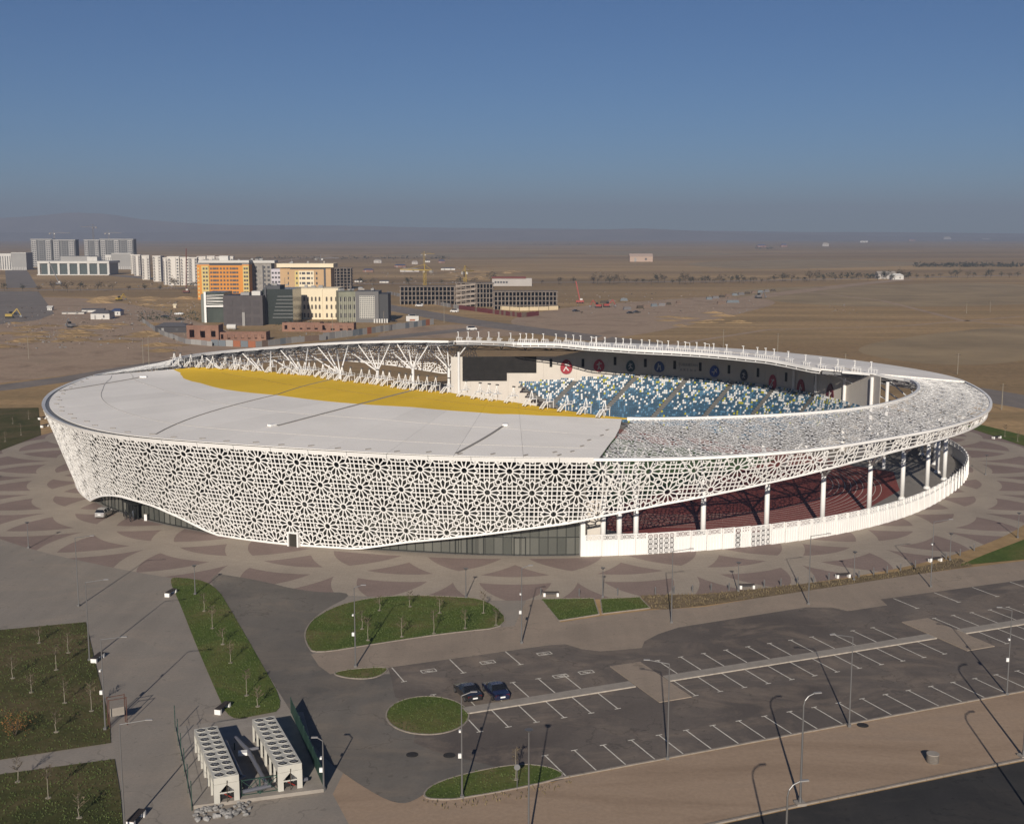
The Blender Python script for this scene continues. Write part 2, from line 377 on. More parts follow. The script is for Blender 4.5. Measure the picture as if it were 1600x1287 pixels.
ridge('hills', 13200, [(-3000, 190), (-700, 210), (0, 205), (60, 222), (120, 255), (180, 240), (230, 195), (330, 165), (420, 150), (500, 140), (700, 130), (1000, 115), (1250, 85), (1700, 60), (3000, 120)], 1500, 3)
ridge('hills', 11000, [(-3000, 60), (0, 70), (200, 75), (420, 90), (700, 85), (860, 95), (1000, 110), (1150, 60), (1400, 30), (1800, 30), (4000, 40)], 1200, 8)

# forecourt: wide concrete promenade left of and before the stadium
fc = MB(); fc.sheet(poly([(-220, 690), (-260, 1330), (560, 1330), (545, 1287), (520, 1240), (560, 1160), (700, 1100), (860, 1010), (860, 930), (800, 860), (300, 800), (140, 760)]), 0.006); struct('forecourt', fc, m_conc)
# plaza ring round the stadium
def plr(az):
    az = (az + 180) % 360 - 180
    return float(np.interp(az, [-180, -150, -125, -100, -30, -12, 15, 60, 180], [127, 124, 119, 117.5, 117.5, 122, 137, 134, 127]))
def arcpts(f, a0, a1, st=2.0): return [(CX + f(t) * math.cos(rad(t)), CY + f(t) * math.sin(rad(t))) for t in np.arange(a0, a1 + .01, st)]
pz = MB(); pz.sheet(arcpts(plr, -180, 178), 0.012); struct('plaza', pz, m_plaza)
# driveway loop
dw = MB(); dw.sheet(smoothpoly(poly([(318, 893), (400, 905), (480, 925), (560, 925), (500, 955), (472, 985), (480, 1010), (505, 1040), (545, 1062), (612, 1050), (640, 1060), (760, 1060), (900, 1060), (900, 1240), (800, 1192), (690, 1215), (655, 1248), (620, 1258), (560, 1225), (500, 1180), (452, 1108), (405, 1030), (360, 955)]), 2), 0.018); struct('driveway', dw, m_drive)
# sidewalk of pale sandy slabs above the parking
sw = MB(); sw.sheet(poly([(486, 1022), (590, 1005), (700, 988), (804, 978), (822, 938), (846, 936), (876, 972), (940, 962), (1016, 953), (1100, 948), (1300, 915), (1500, 888), (1600, 876), (1760, 852), (1780, 925), (1400, 985), (1000, 1045), (700, 1056), (612, 1043), (550, 1046), (516, 1053), (498, 1040)]), 0.024); struct('sidewalk', sw, m_walk)
vg = MB(); vg.sheet(poly([(1000, 930), (1100, 928), (1200, 918), (1300, 907), (1400, 893), (1500, 872), (1520, 884), (1400, 902), (1300, 917), (1200, 932), (1100, 946), (1040, 952), (1015, 951)]), 0.030); struct('verge', vg, m_dry)

# parking lot in its own row / column frame, surveyed from its bay lines
PO = np.array([3.33, 115.4]); PE = np.array([math.cos(0.3904), math.sin(0.3904)]); PN = np.array([math.sin(0.3904), -math.cos(0.3904)])
BW, BL = 3.3, 5.08
def PK(u, v): q = PO + PE * u + PN * v; return (float(q[0]), float(q[1]))
pk = MB(); pk.sheet([PK(-7.6, -30.1), PK(4, -30.0), PK(13.5, -30.0), PK(16, -29.6), PK(17.2, -27), PK(19, -25.4), PK(21.5, -24.9), PK(24.5, -24.5), PK(26.0, -26.6), PK(29, -28.4), PK(33, -29.8), PK(54, -30.6), PK(57.5, -29.2), PK(58.6, -26.9), PK(65.5, -26.9), PK(66.5, -29.6), PK(90, -29.3), PK(120, -29.0), PK(120, 5.2), PK(-1.2, 5.2), PK(-6, 0), PK(-10, -5), PK(-11.4, -8), PK(-9, -14), PK(-9.5, -21), PK(-8.4, -26)], 0.030)
lot = struct('parking_lot', pk, m_asph)
line_me = MB().box((0, -BL / 2, 0), (0.14, BL, 0.006)).add([], []); line_me.box((0, -BL + .07, 0.0061), (0.75, 0.14, 0.006))
lm = line_me.obj('bay_line', m_paint, lot).data; bpy.data.objects.remove(bpy.data.objects['bay_line'])
PROT = math.atan2(PE[1], PE[0])
def bay(u, v, flip):                        # v = foot of the line, T end pointing down (flip False) or up
    q = PK(u, v); link('bay_line', lm, lot, (q[0], q[1], 0.037), PROT + (math.pi if flip else 0))
for i in range(0, 34): bay(BW * i, BL, True)
VA = -7.88; VS0 = VA - BL; VS1 = VS0 - 1.75
for i in range(-1, 5): bay(-0.74 + BW * i, VS0, False)
for i in range(0, 12): bay(22.5 + BW * i, VS0, False)
for i in range(0, 14): bay(22.5 + BW * 12 + 6.9 + BW * i, VS0, False)
for i in (-1, 0, 1, 2, 3, 4): bay(-2.0 + BW * i, VS1, True)
for i in range(0, 12): bay(20.8 + BW * i, VS1, True)
for i in range(0, 14): bay(20.8 + BW * 12 + 7.2 + BW * i, VS1, True)
for i in range(0, 3): bay(-7.2 + 7.5 * i, -29.9, False)
for u_ in (68.5, 76.0, 83.2, 90.6, 98, 105): bay(u_, -29.2, False)
# disabled-bay signs painted on the asphalt
sy = MB()
for (a, b, c, d) in ((-.9, -.45, .9, -.45), (-.9, .45, .9, .45), (-.9, -.45, -.9, .45), (.9, -.45, .9, .45), (-.5, 0, 0, .05), (0, .05, .25, -.25), (.25, -.25, .55, -.05), (-.15, -.2, .1, -.3), (-.15, -.2, -.2, .1)):
    sy.bar((a, b, 0), (c, d, 0), 0.12, 0.005)
sym = None
for px_ in ((669.7, 1048), (762, 1034.6), (850.6, 1021), (876, 1056), (916, 1050)):
    q = G(*px_)[:2]
    if sym is None: sym = sy.obj('disabled_bay_symbol', m_paint, lot); sym.location = (q[0], q[1], 0.038); sym.rotation_euler = (0, 0, PROT)
    else: link('disabled_bay_symbol', sym.data, lot, (q[0], q[1], 0.038), PROT)
# raised median strip with its crossing slabs
def slab(name, pts, z1, m): return struct(name, MB().prism(pts, 0.0, z1), m)
for (u0, u1) in ((-3.6, 17.4), (22.0, 62.0), (66.9, 118)):
    s_ = MB().prism([PK(u0, VS0 - .05), PK(u1, VS0 - .05), PK(u1, VS1 + .05), PK(u0, VS1 + .05)], 0.0, 0.14); md = struct('median_strip', s_, m_concl)
    n = int((u1 - u0) / 3)
    for k in range(n):
        a = u0 + (u1 - u0) * k / n; b = u0 + (u1 - u0) * (k + 1) / n - .04
        MB().prism([PK(a, VS0 + .10), PK(b, VS0 + .10), PK(b, VS0 - .06), PK(a, VS0 - .06)], 0.0, 0.16).obj('kerb_stone', m_kerb2, md)
for (u0, u1) in ((17.6, 21.8), (62.2, 66.7)):
    slab('crossing_slab', [PK(u0, VA + .2), PK(u1, VA + .2), PK(u1, VS1 - BL - .2), PK(u0, VS1 - BL - .2)], 0.12, m_walk)
kb = tag(link('parking_kerb', None), kind='structure'); kb['kind'] = 'structure'
for k in range(40):
    a, b = k * 3.0 - 1.2, k * 3.0 + 1.76
    MB().prism([PK(a, 5.25), PK(b, 5.25), PK(b, 5.5), PK(a, 5.5)], 0.0, 0.13 + random.uniform(-.01, .01)).obj('kerb_stone', m_kerb, kb)

# sand strip and the new road at the lower right
ss = MB(); ss.sheet(poly([(560, 1345), (600, 1262), (660, 1252), (760, 1246), (860, 1225), (884, 1213)]) + [PK(-.8, 5.6), PK(120, 5.6)] + poly([(1980, 1110), (1600, 1186), (1250, 1258), (1080, 1295), (900, 1345)]), 0.010); struct('sand_strip', ss, m_sand)
struct('bare_soil', MB().sheet(poly([(470, 1140), (640, 1160), (760, 1200), (940, 1240), (940, 1420), (430, 1420)]), 0.004), m_sand)
rd = MB(); rd.sheet(poly([(1980, 1114), (1600, 1189), (1250, 1261), (1080, 1298), (900, 1345), (700, 1420), (2400, 1420)]), 0.016); struct('road', rd, m_road)
kr = tag(link('road_kerb', None), kind='structure')
ke = [G(*p)[:2] for p in [(1980, 1110), (1600, 1186), (1250, 1258), (1080, 1295), (900, 1345)]]
for i in range(len(ke) - 1):
    L = np.linalg.norm(ke[i + 1] - ke[i]); n = max(1, int(L / 2))
    for k in range(n):
        a = ke[i] + (ke[i + 1] - ke[i]) * (k / n); b = ke[i] + (ke[i + 1] - ke[i]) * ((k + .97) / n); z = .14 + random.uniform(-.01, .01)
        MB().bar((*a, z / 2), (*b, z / 2), 0.28, z).obj('kerb_stone', m_kerb, kr)

# lawns, each with a kerb of pale stones
LAWNS = {
 'A': [(-160, 1000), (-60, 990), (134, 972), (150, 1040), (172, 1130), (173, 1161), (60, 1178), (-160, 1212)],
 'B': [(-160, 1232), (0, 1210), (179, 1186), (188, 1240), (196, 1330), (-160, 1330)],
 'C': [(263, 904), (280, 902), (334, 910), (366, 962), (407, 1034), (449, 1109), (400, 1118), (359, 1126), (340, 1086), (306, 1007), (280, 940)],
 'D': [(476, 996), (478, 983), (490, 966), (531, 944), (587, 933), (644, 930), (700, 932), (764, 936), (803, 979), (700, 989), (587, 1006), (490, 1022), (480, 1008)],
 'E': [(516, 1052), (550, 1045), (608, 1042), (602, 1052), (580, 1061), (542, 1060)],
 'F': [(668 + 65 * math.cos(t), 1118 + 30 * math.sin(t)) for t in np.linspace(0, 6.283, 24, endpoint=False)],
 'G': [(657, 1247), (674, 1225), (737, 1206), (812, 1193), (859, 1198), (883, 1210), (870, 1218), (802, 1233), (734, 1245), (700, 1250)],
 'H': [(845, 936), (873, 970), (936, 960), (928, 935)], 'I': [(938, 936), (941, 959), (1016, 950), (999, 933)],
 'J': [(1497, 884), (1540, 866), (1600, 843), (1720, 800), (1740, 840), (1600, 874)],
 'K': [(1500, 664), (1600, 697), (1740, 735), (1760, 712), (1600, 680), (1530, 663)],
 'L': [(-150, 640), (60, 637), (64, 680), (0, 704), (-150, 745)],
}
LP = {}
for k, pxs in LAWNS.items():
    pts = poly(pxs)
    if k in 'CDEFG': pts = smoothpoly(pts, 2)
    LP[k] = pts
    lw = struct('lawn', MB().sheet(pts, 0.075), m_grass2 if k in 'ABL' else m_grass)
    cyc = pts + [pts[0]]; km = MB()
    for i in range(len(cyc) - 1):
        a = np.array(cyc[i]); b = np.array(cyc[i + 1])
        L = np.linalg.norm(b - a); n = max(1, int(L / 2.5)) if k not in 'JKL' else max(1, int(L / 12))
        for j in range(n):
            p0 = a + (b - a) * j / n; p1 = a + (b - a) * (j + .985) / n; z = 0.12 + random.uniform(-.008, .008)
            if k in 'DEFGHI':
                km.bar((*p0, z / 2), (*p1, z / 2), 0.16, z)
    if km.v: tag(km.obj('kerb_stones', m_kerb, lw), kind='stuff')
# grass tufts standing on the lawns
def inside(pt, pg):
    x, y = pt; r = False; n = len(pg); j = n - 1
    for i in range(n):
        xi, yi = pg[i]; xj, yj = pg[j]
        if (yi > y) != (yj > y) and x < (xj - xi) * (y - yi) / (yj - yi) + xi: r = not r
        j = i
    return r
gb = MB(); vs = []; fs = []
def tufts(pg, dens, h, vs, fs):
    P = np.array(pg); mn = P.min(0); mx = P.max(0); n = int((mx - mn).prod() * dens)
    for _ in range(min(n, 9000)):
        q = mn + rng.rand(2) * (mx - mn)
        if not inside(q, pg): continue
        for _k in range(2):
            t = rng.rand() * 6.28; w = 0.05 + .05 * rng.rand(); hh = h * (.5 + rng.rand()); o = len(vs); l = rng.randn(2) * .05
            vs += [(q[0] - w * math.cos(t), q[1] - w * math.sin(t), .07), (q[0] + w * math.cos(t), q[1] + w * math.sin(t), .07), (q[0] + l[0], q[1] + l[1], .07 + hh)]; fs.append((o, o + 1, o + 2))
for k in 'ABCDEFGHI': tufts(LP[k], 7.0, 0.13, vs, fs)
gb.add(vs, fs); tag(gb.obj('grass', m_blade), 'short green grass of the lawns before the stadium', 'grass', kind='stuff')
gv = MB(); vs = []; fs = []
tufts(poly([(1000, 930), (1100, 928), (1200, 918), (1300, 907), (1400, 893), (1500, 872), (1520, 884), (1400, 902), (1300, 917), (1200, 932), (1100, 946), (1040, 952), (1015, 951)]), 5, 0.22, vs, fs)
tufts(poly([(657, 1250), (700, 1256), (870, 1224), (890, 1212), (900, 1222), (860, 1240), (700, 1268)]), 5, 0.22, vs, fs)
gv.add(vs, fs); tag(gv.obj('dry_grass', m_bladey), 'dry yellow grass along the plaza verge and sand strip', 'grass', kind='stuff')

# roads and tracks beyond the stadium
def ribbon(name, pts, w, z, m):
    pts = [np.array(p[:2], float) for p in pts]; L = []; Rr = []
    for i in range(len(pts)):
        d = pts[min(i + 1, len(pts) - 1)] - pts[max(i - 1, 0)]; d /= np.linalg.norm(d); nn = np.array([-d[1], d[0]])
        L.append(tuple(pts[i] + nn * w / 2)); Rr.append(tuple(pts[i] - nn * w / 2))
    mb = MB(); n = len(pts); mb.add([(*p, z) for p in L] + [(*p, z) for p in Rr], [(n + i, n + i + 1, i + 1, i) for i in range(n - 1)])
    return struct(name, mb, m)
ribbon('road', [G(-400, 640), G(-150, 622), G(0, 606), G(120, 590), G(250, 568), G(400, 549), G(560, 532), G(680, 520), G(740, 514)], 15, 0.02, m_froad)
ribbon('road', [G(180, 430), G(420, 452), G(560, 472), G(640, 486), G(730, 502), G(840, 517), G(960, 532), G(1160, 560), G(1500, 610), G(1900, 680)], 24, 0.026, m_froad)
ribbon('road', [G(-300, 450), G(0, 453), G(150, 453), G(310, 449), G(520, 444), G(700, 442), G(900, 441), G(1100, 440), G(1300, 436), G(1600, 430), G(2000, 424)], 16, 0.032, mat('pale_far_road', (0.27, 0.22, 0.18), 0.9))
ribbon('path', [G(870, 505), G(950, 488), G(1050, 476), G(1150, 468), G(1250, 455), G(1330, 445), G(1420, 436)], 22, 0.020, m_dirt)
ribbon('path', [G(-200, 600), G(0, 575), G(120, 560), G(200, 545), G(330, 540), G(420, 552)], 20, 0.020, m_dirt)
for nm, ps in (('bare_soil', [(-200, 470), (110, 462), (240, 480), (360, 520), (480, 545), (300, 560), (80, 590), (-200, 620)]), ('bare_soil', [(840, 520), (780, 500), (880, 480), (1010, 470), (1130, 462), (1230, 470), (1160, 490), (1020, 520), (940, 530)]), ('bare_soil', [(560, 530), (640, 510), (760, 505), (850, 520), (760, 528)])):
    struct(nm, MB().sheet(smoothpoly(poly(ps), 3), 0.014), m_dirt)
for pts_, w_ in (([(1250, 455), (1380, 470), (1500, 500), (1700, 520)], 5), ([(930, 532), (1010, 505), (1040, 490), (1130, 480)], 6), ([(1040, 540), (1200, 515), (1400, 510), (1650, 490)], 4), ([(300, 425), (500, 400), (700, 388), (1000, 380)], 18), ([(800, 420), (1000, 415), (1250, 420), (1600, 408)], 9), ([(1010, 405), (1150, 400), (1300, 392), (1600, 388)], 16), ([(0, 540), (90, 528), (190, 525), (300, 555)], 7), ([(40, 585), (130, 545), (210, 515)], 5)):
    ribbon('path', [G(*p) for p in pts_], w_, 0.03, m_dirt)
for ps in ([(1100, 455), (1300, 446), (1600, 440), (1700, 470), (1500, 480), (1250, 478)], [(1050, 410), (1280, 404), (1500, 412), (1300, 420), (1120, 420)], [(880, 396), (1000, 392), (1200, 396), (1050, 402)], [(560, 398), (760, 394), (900, 400), (700, 404)], [(1300, 540), (1600, 505), (1750, 520), (1600, 570), (1420, 570)]):
    struct('field', MB().sheet(smoothpoly(poly(ps), 3), 0.008), mat('straw_field', (0.30, 0.215, 0.115), 0.95, vary=0.25, scale=0.02))
struct('paved_lot', MB().sheet(poly([(-120, 455), (60, 455), (85, 490), (60, 500), (-120, 520)]), 0.022), m_froad)
struct('boulevard', MB().sheet(poly([(8, 422), (42, 422), (60, 450), (10, 450)]), 0.022), m_froad)

# ================================================================== STADIUM
C2 = np.array([CX, CY]); ORG = (CX, CY, 0.0)
stadium = thing('stadium', 'round stadium wrapped in white star-patterned lattice with white and yellow roof', 'stadium', ORG)
def polar(p): q = np.array(p[:2]) - C2; return math.degrees(math.atan2(q[1], q[0])), float(np.hypot(*q))
GRID = np.arange(0, 361.0)
def table(pts, sm, extra=()):
    P = [polar(p) for p in pts] + list(extra); a = np.array([x[0] % 360 for x in P]); r = np.array([x[1] for x in P]); i = np.argsort(a)
    T = np.interp(GRID[:-1], a[i], r[i], period=360); k = np.exp(-.5 * (np.arange(-20, 21) / sm) ** 2); k /= k.sum()
    T = np.convolve(np.r_[T[-20:], T, T[:20]], k, 'valid'); return np.r_[T, T[0]]
ZR = 17.5
RRt = table([G(*p, ZR) for p in [(191, 579), (144, 587), (116, 597), (81, 612), (69, 625), (65, 633), (70, 643), (80, 652), (97, 661), (144, 676), (206, 685), (300, 692), (400, 699), (500, 705), (600, 711), (700, 715), (800, 717), (900, 717), (1030, 718), (1130, 714), (1200, 709), (1280, 702), (1375, 686), (1450, 674), (1500, 662), (1545, 642), (1548, 630), (1540, 617), (1520, 604), (1490, 590)]], 4, [(a, 106.) for a in range(25, 155, 15)])
RGt = table([G(*p) for p in [(140, 783), (350, 837), (455, 853), (560, 857), (700, 866), (800, 870), (908, 869), (1000, 866), (1100, 859), (1200, 851), (1300, 836), (1400, 812), (1480, 772)]], 5, [(-14, 103.4), (-6, 105.), (5, 105.), (18, 104.), (32, 102.)] + [(a, 100.) for a in range(45, 205, 15)])
def ziv(az): return np.interp(np.asarray(az) % 360, [0, 12, 50, 75, 92, 103, 350, 360], [20.5, 21.3, 21.4, 22.0, 21.7, 20.1, 20.0, 20.5])
INN = [(265, 571), (400, 579), (500, 587), (600, 600), (700, 613), (800, 628), (900, 644), (960, 654), (987, 655), (1076, 654), (1170, 651), (1234, 648), (1319, 641), (1369, 634.5), (1413, 623), (1429, 615), (1436, 608), (1433, 600), (1421, 593), (1405, 588)]
INF = [(1364, 584, 20.6), (1280, 574, 21.2), (1170, 560, 21.3), (1014, 548, 21.5), (920, 542, 21.9), (800, 537, 21.8), (716, 533, 20.3), (637, 533.6, 20), (564, 535, 20), (480, 539, 20), (445, 542, 20), (406, 545, 20), (359, 549, 20), (312, 554, 20), (281, 559, 20)]
RIt = table([G(*p, 20.) for p in INN] + [G(*p) for p in INF], 1.5)
def rr(a): return np.interp(np.asarray(a) % 360, GRID, RRt)
def rg(a): return np.interp(np.asarray(a) % 360, GRID, RGt)
def ri(a): return np.interp(np.asarray(a) % 360, GRID, RIt)
def pol3(a, r, z): t = np.radians(a); return np.stack([CX + r * np.cos(t), CY + r * np.sin(t), np.broadcast_to(z, np.shape(r))], -1)
def roofP(a, f, dz=0.0): f = np.asarray(f, float); return pol3(a, rr(a) * (1 - f) + ri(a) * f, ZR * (1 - f) + ziv(a) * f + dz)
def facP(a, t): t = np.asarray(t, float); return pol3(a, rr(a) * (1 - t) + rg(a) * t, ZR * (1 - t))
ZB = [(-179.9, 6), (-170, 1), (-160, 0), (-152, 0), (-148.2, .0), (-145.2, 1.6), (-142.4, 2.9), (-139.5, 3.9), (-137.2, 4.3), (-134.2, 4.2), (-131.6, 3.9), (-128.2, 2.5), (-125, .7), (-123.2, 0), (-106.4, .15), (-100.8, 2), (-94.1, 3.7), (-89.4, 5), (-84.7, 6.2), (-81.7, 7.4), (-78.8, 8.4), (-75.8, 9.4), (-72.2, 10.4), (-65.8, 12.1), (-60.1, 13.3), (-54.1, 14.2), (-48.2, 14.8), (-40, 15.2), (-24, 15.3), (-10, 15.3), (-3, 11), (10, 5), (95, 8), (103, 8), (112, 11), (120, 13), (130, 14.4), (160, 14.4), (172, 10), (181, 6)]
def zb(a): a = (np.asarray(a) + 180) % 360 - 180; return np.interp(a, [q[0] for q in ZB], [q[1] for q in ZB])

# ---- star lattice pattern: 12-fold rosettes on a checkerboard, square grids between
def pc(r, d): return (r * math.cos(rad(d)), r * math.sin(rad(d)))
SEG = []
for (ox, oy) in ((0, 0), (.5, .5)):
    def A_(p): return (p[0] + ox, p[1] + oy)
    for k in range(12):
        SEG.append((A_(pc(.078, 15 + 30 * k)), A_(pc(.078, 45 + 30 * k)), 0.029, 0.000))
        SEG.append((A_(pc(.078, 15 + 30 * k)), A_(pc(.228, 15 + 30 * k)), 0.026, 0.006))
        SEG.append((A_(pc(.224, 15 + 30 * k)), A_(pc(.302, 30 * k)), 0.024, 0.012))
        SEG.append((A_(pc(.224, 15 + 30 * k)), A_(pc(.302, 30 * k + 30)), 0.024, 0.016))
    for q in range(4):
        c0, s0 = math.cos(q * math.pi / 2), math.sin(q * math.pi / 2)
        def rt(p): return A_((p[0] * c0 - p[1] * s0, p[0] * s0 + p[1] * c0))
        SEG.append((rt((.2615, .151)), rt((.288, .196)), 0.022, 0.020)); SEG.append((rt((.151, .2615)), rt((.196, .288)), 0.022, 0.020))
        if (ox, oy) == (0, 0):                    # small eight-sided ring midway to the diagonal neighbour
            for e in range(8):
                a0, a1 = pc(.062, 45 * e + 22.5), pc(.062, 45 * e + 67.5); SEG.append((rt((.25 + a0[0], .25 + a0[1])), rt((.25 + a1[0], .25 + a1[1])), 0.022, 0.024))
for (ox, oy) in ((.5, 0), (0, .5)):
    for sx_ in (-1, 1):
        for sy_ in (-1, 1): SEG.append(((ox + sx_ * .151, oy + sy_ * .151), (ox + sx_ * .203, oy + sy_ * .203), 0.022, 0.033))
    for o in (-.151, -.058, .058, .151):
        e = .284 if abs(o) < .1 else .172
        SEG.append(((ox - e, oy + o), (ox + e, oy + o), 0.023, 0.028)); SEG.append(((ox + o, oy - e), (ox + o, oy + e), 0.023, 0.038))
SA = np.array([s[0] for s in SEG]); SB = np.array([s[1] for s in SEG]); SWD = np.array([s[2] for s in SEG]); SOF = np.array([s[3] for s in SEG])
def lattice_cell(mb, i, j, ds, dw, toP, ok, thick, wsc=1.0):
    """one pattern cell with its corner at column i, row j; toP maps (az, metres) to points"""
    def P_(q): return toP((q[:, 0] + i) * ds, (q[:, 1] + j) * dw)
    def OK(q): return ok((q[:, 0] + i) * ds, (q[:, 1] + j) * dw)
    a, b = SA.copy(), SB.copy(); ia, ib = OK(a), OK(b); keep = ia | ib
    if not keep.any(): return
    lo, hi = np.zeros(len(a)), np.ones(len(a)); part = ia ^ ib
    if part.any():
        for _ in range(9):
            mid = (lo + hi) / 2; m = OK(a + (b - a) * mid[:, None]); same = (m == ia); lo = np.where(same, mid, lo); hi = np.where(same, hi, mid)
        cut = a + (b - a) * lo[:, None]
        a = np.where((part & ib)[:, None], cut, a); b = np.where((part & ia)[:, None], cut, b)
    pa, pb = P_(a), P_(b)
    ctr = np.array([[.5, .5], [.55, .5], [.5, .55]]); c = P_(ctr); nn = np.cross(c[1] - c[0], c[2] - c[0]); nn /= np.linalg.norm(nn)
    out = c[0][:2] - C2
    if (np.dot(nn[:2], out) + nn[2] * 40) < 0: nn = -nn
    d = pb - pa; L = np.linalg.norm(d, axis=1); keep &= L > 0.05
    for k in np.nonzero(keep)[0]:
        dd = d[k] / L[k]; x = np.cross(dd, nn); x /= np.linalg.norm(x); hw = SWD[k] * 3.65 * wsc; of = SOF[k] + random.uniform(0, .0025)
        A0 = pa[k] - dd * hw * .3 + nn * of; B0 = pb[k] + dd * hw * .3 + nn * of; T = nn * thick
        mb.add([A0 - x * hw, A0 + x * hw, B0 + x * hw, B0 - x * hw, A0 - x * hw - T, A0 + x * hw - T, B0 + x * hw - T, B0 - x * hw - T],
               [(0, 1, 2, 3), (7, 6, 5, 4), (0, 3, 7, 4), (1, 5, 6, 2)])
NS = 86; DS = 360.0 / NS; DW = 8.0
q = G(725, 736, 15.3); AZ0 = polar(q)[0]
LSL = math.hypot(ZR, 6.5)
def fac_toP(s, w): return facP(AZ0 + s, (w + 2.3) / LSL)
def fac_ok(s, w): az = AZ0 + s; d = w + 2.3; z = ZR * (1 - d / LSL); return (d > 0.55) & (z > zb(az) + 0.12)
for i in range(NS):
    az = (AZ0 + i * DS + 180) % 360 - 180
    if 14 < az < 96: continue
    mb = MB()
    for j in (-1, 0, 1, 2): lattice_cell(mb, i, j, DS, DW, fac_toP, fac_ok, 0.09)
    if mb.v: mb.obj('lattice_panel', m_lat, stadium, ORG)
# perforated crown on the right and the open crown far left
def ring_ok_r(s, w):
    az = (AZ0 + s + 180) % 360 - 180; wd = np.hypot(rr(az) - ri(az), 2.5); f = (w + 1.6) / wd
    return (f > 0.02) & (f < .985) & (((az > -82.4 + 8 * f) & (az < 3 - 5 * f)) | ((az > 103.5) & (az < 172)))
def ring_toP(s, w): az = AZ0 + s; wd = np.hypot(rr(az) - ri(az), 2.5); return roofP(az, (w + 1.6) / wd)
NS2 = 86; DS2 = 360.0 / NS2
for i in range(NS2):
    az = (AZ0 + i * DS2 + 180) % 360 - 180
    if not (-86 < az < 6 or 98 < az < 176): continue
    mb = MB()
    for j in range(-1, 4): lattice_cell(mb, i, j, DS2, 8.2, ring_toP, ring_ok_r, 0.03, 0.82)
    if len(mb.f) > 300:
        o = mb.obj('crown_panel', m_lat, stadium, ORG)
        if -90 < az < -81: tag(o, kind='stuff')

def sweep(pts, w, h, mb=None, up=(0, 0, 1)):
    mb = mb or MB()
    for i in range(len(pts) - 1): mb.bar(pts[i], pts[i + 1], w, h, up, caps=False)
    return mb
# lower edge trim of the lattice skirt, rim band, inner crown edge
azs = np.arange(96, 374.1, 1.0)
edge = np.array([facP(a, 1 - (float(zb(a)) + .10) / ZR) for a in azs]); sweep(edge, 0.34, 0.30).obj('skirt_edge', m_lat, stadium, ORG)
azs = np.arange(-83, 175, 1.5); sweep(np.array([roofP(a, -.002, .02) for a in azs]), 0.5, 0.45).obj('rim_beam', m_lat, stadium, ORG)
for lo, hi in ((-75, -2), (104, 171)):
    azs = np.arange(lo, hi + .1, 1.5); sweep(np.array([roofP(a, 1.0, .0) for a in azs]), 0.55, 0.6).obj('crown_inner_beam', m_steel, stadium, ORG)
# fascia panels along the solid roof
for k, a0 in enumerate(np.arange(174, 277, 4.0)):
    a1 = min(a0 + 3.96, 277.2); aa = np.linspace(a0, a1, 5); mb = MB(); vs = []
    for a in aa:
        p0 = facP(a, -.012); p1 = facP(a, .030); p2 = roofP(a, 0.010, -.02)
        vs += [p2, p0, p1, p1 - (p0 - p2) * .3]
    mb.add(vs, [(4 * i + e, 4 * i + 4 + e, 4 * i + 5 + e, 4 * i + 1 + e) for i in range(4) for e in range(3)]); mb.obj('fascia_panel', m_white, stadium, ORG)
# crown trusses under the open lattice
mb = MB(); mbw = MB()
for lo, hi in ((-80, 2), (104, 172)):
    aa = np.arange(lo, hi + .1, 4.1)
    for i, a in enumerate(aa):
        mb.bar(roofP(a, .03, -.5), roofP(a, .97, -.5), .3, .5); mb.bar(roofP(a, .2, -.6), roofP(a, .55, -2.0), .18); mb.bar(roofP(a, .9, -.6), roofP(a, .55, -2.0), .18)
        if i + 1 < len(aa):
            b = aa[i + 1]
            for f in (.1, .35, .6, .85): mb.bar(roofP(a, f, -.45), roofP(b, f, -.45), .22, .22)
            mb.bar(roofP(a, .1, -.6), roofP(b, .6, -.6), .16); mb.bar(roofP(b, .35, -.6), roofP(a, .85, -.6), .16)
            mb.bar(roofP(a, .55, -2.0), roofP(b, .55, -2.0), .2)
tag(mb.obj('crown_truss', m_dsteel, stadium, ORG), kind='stuff')

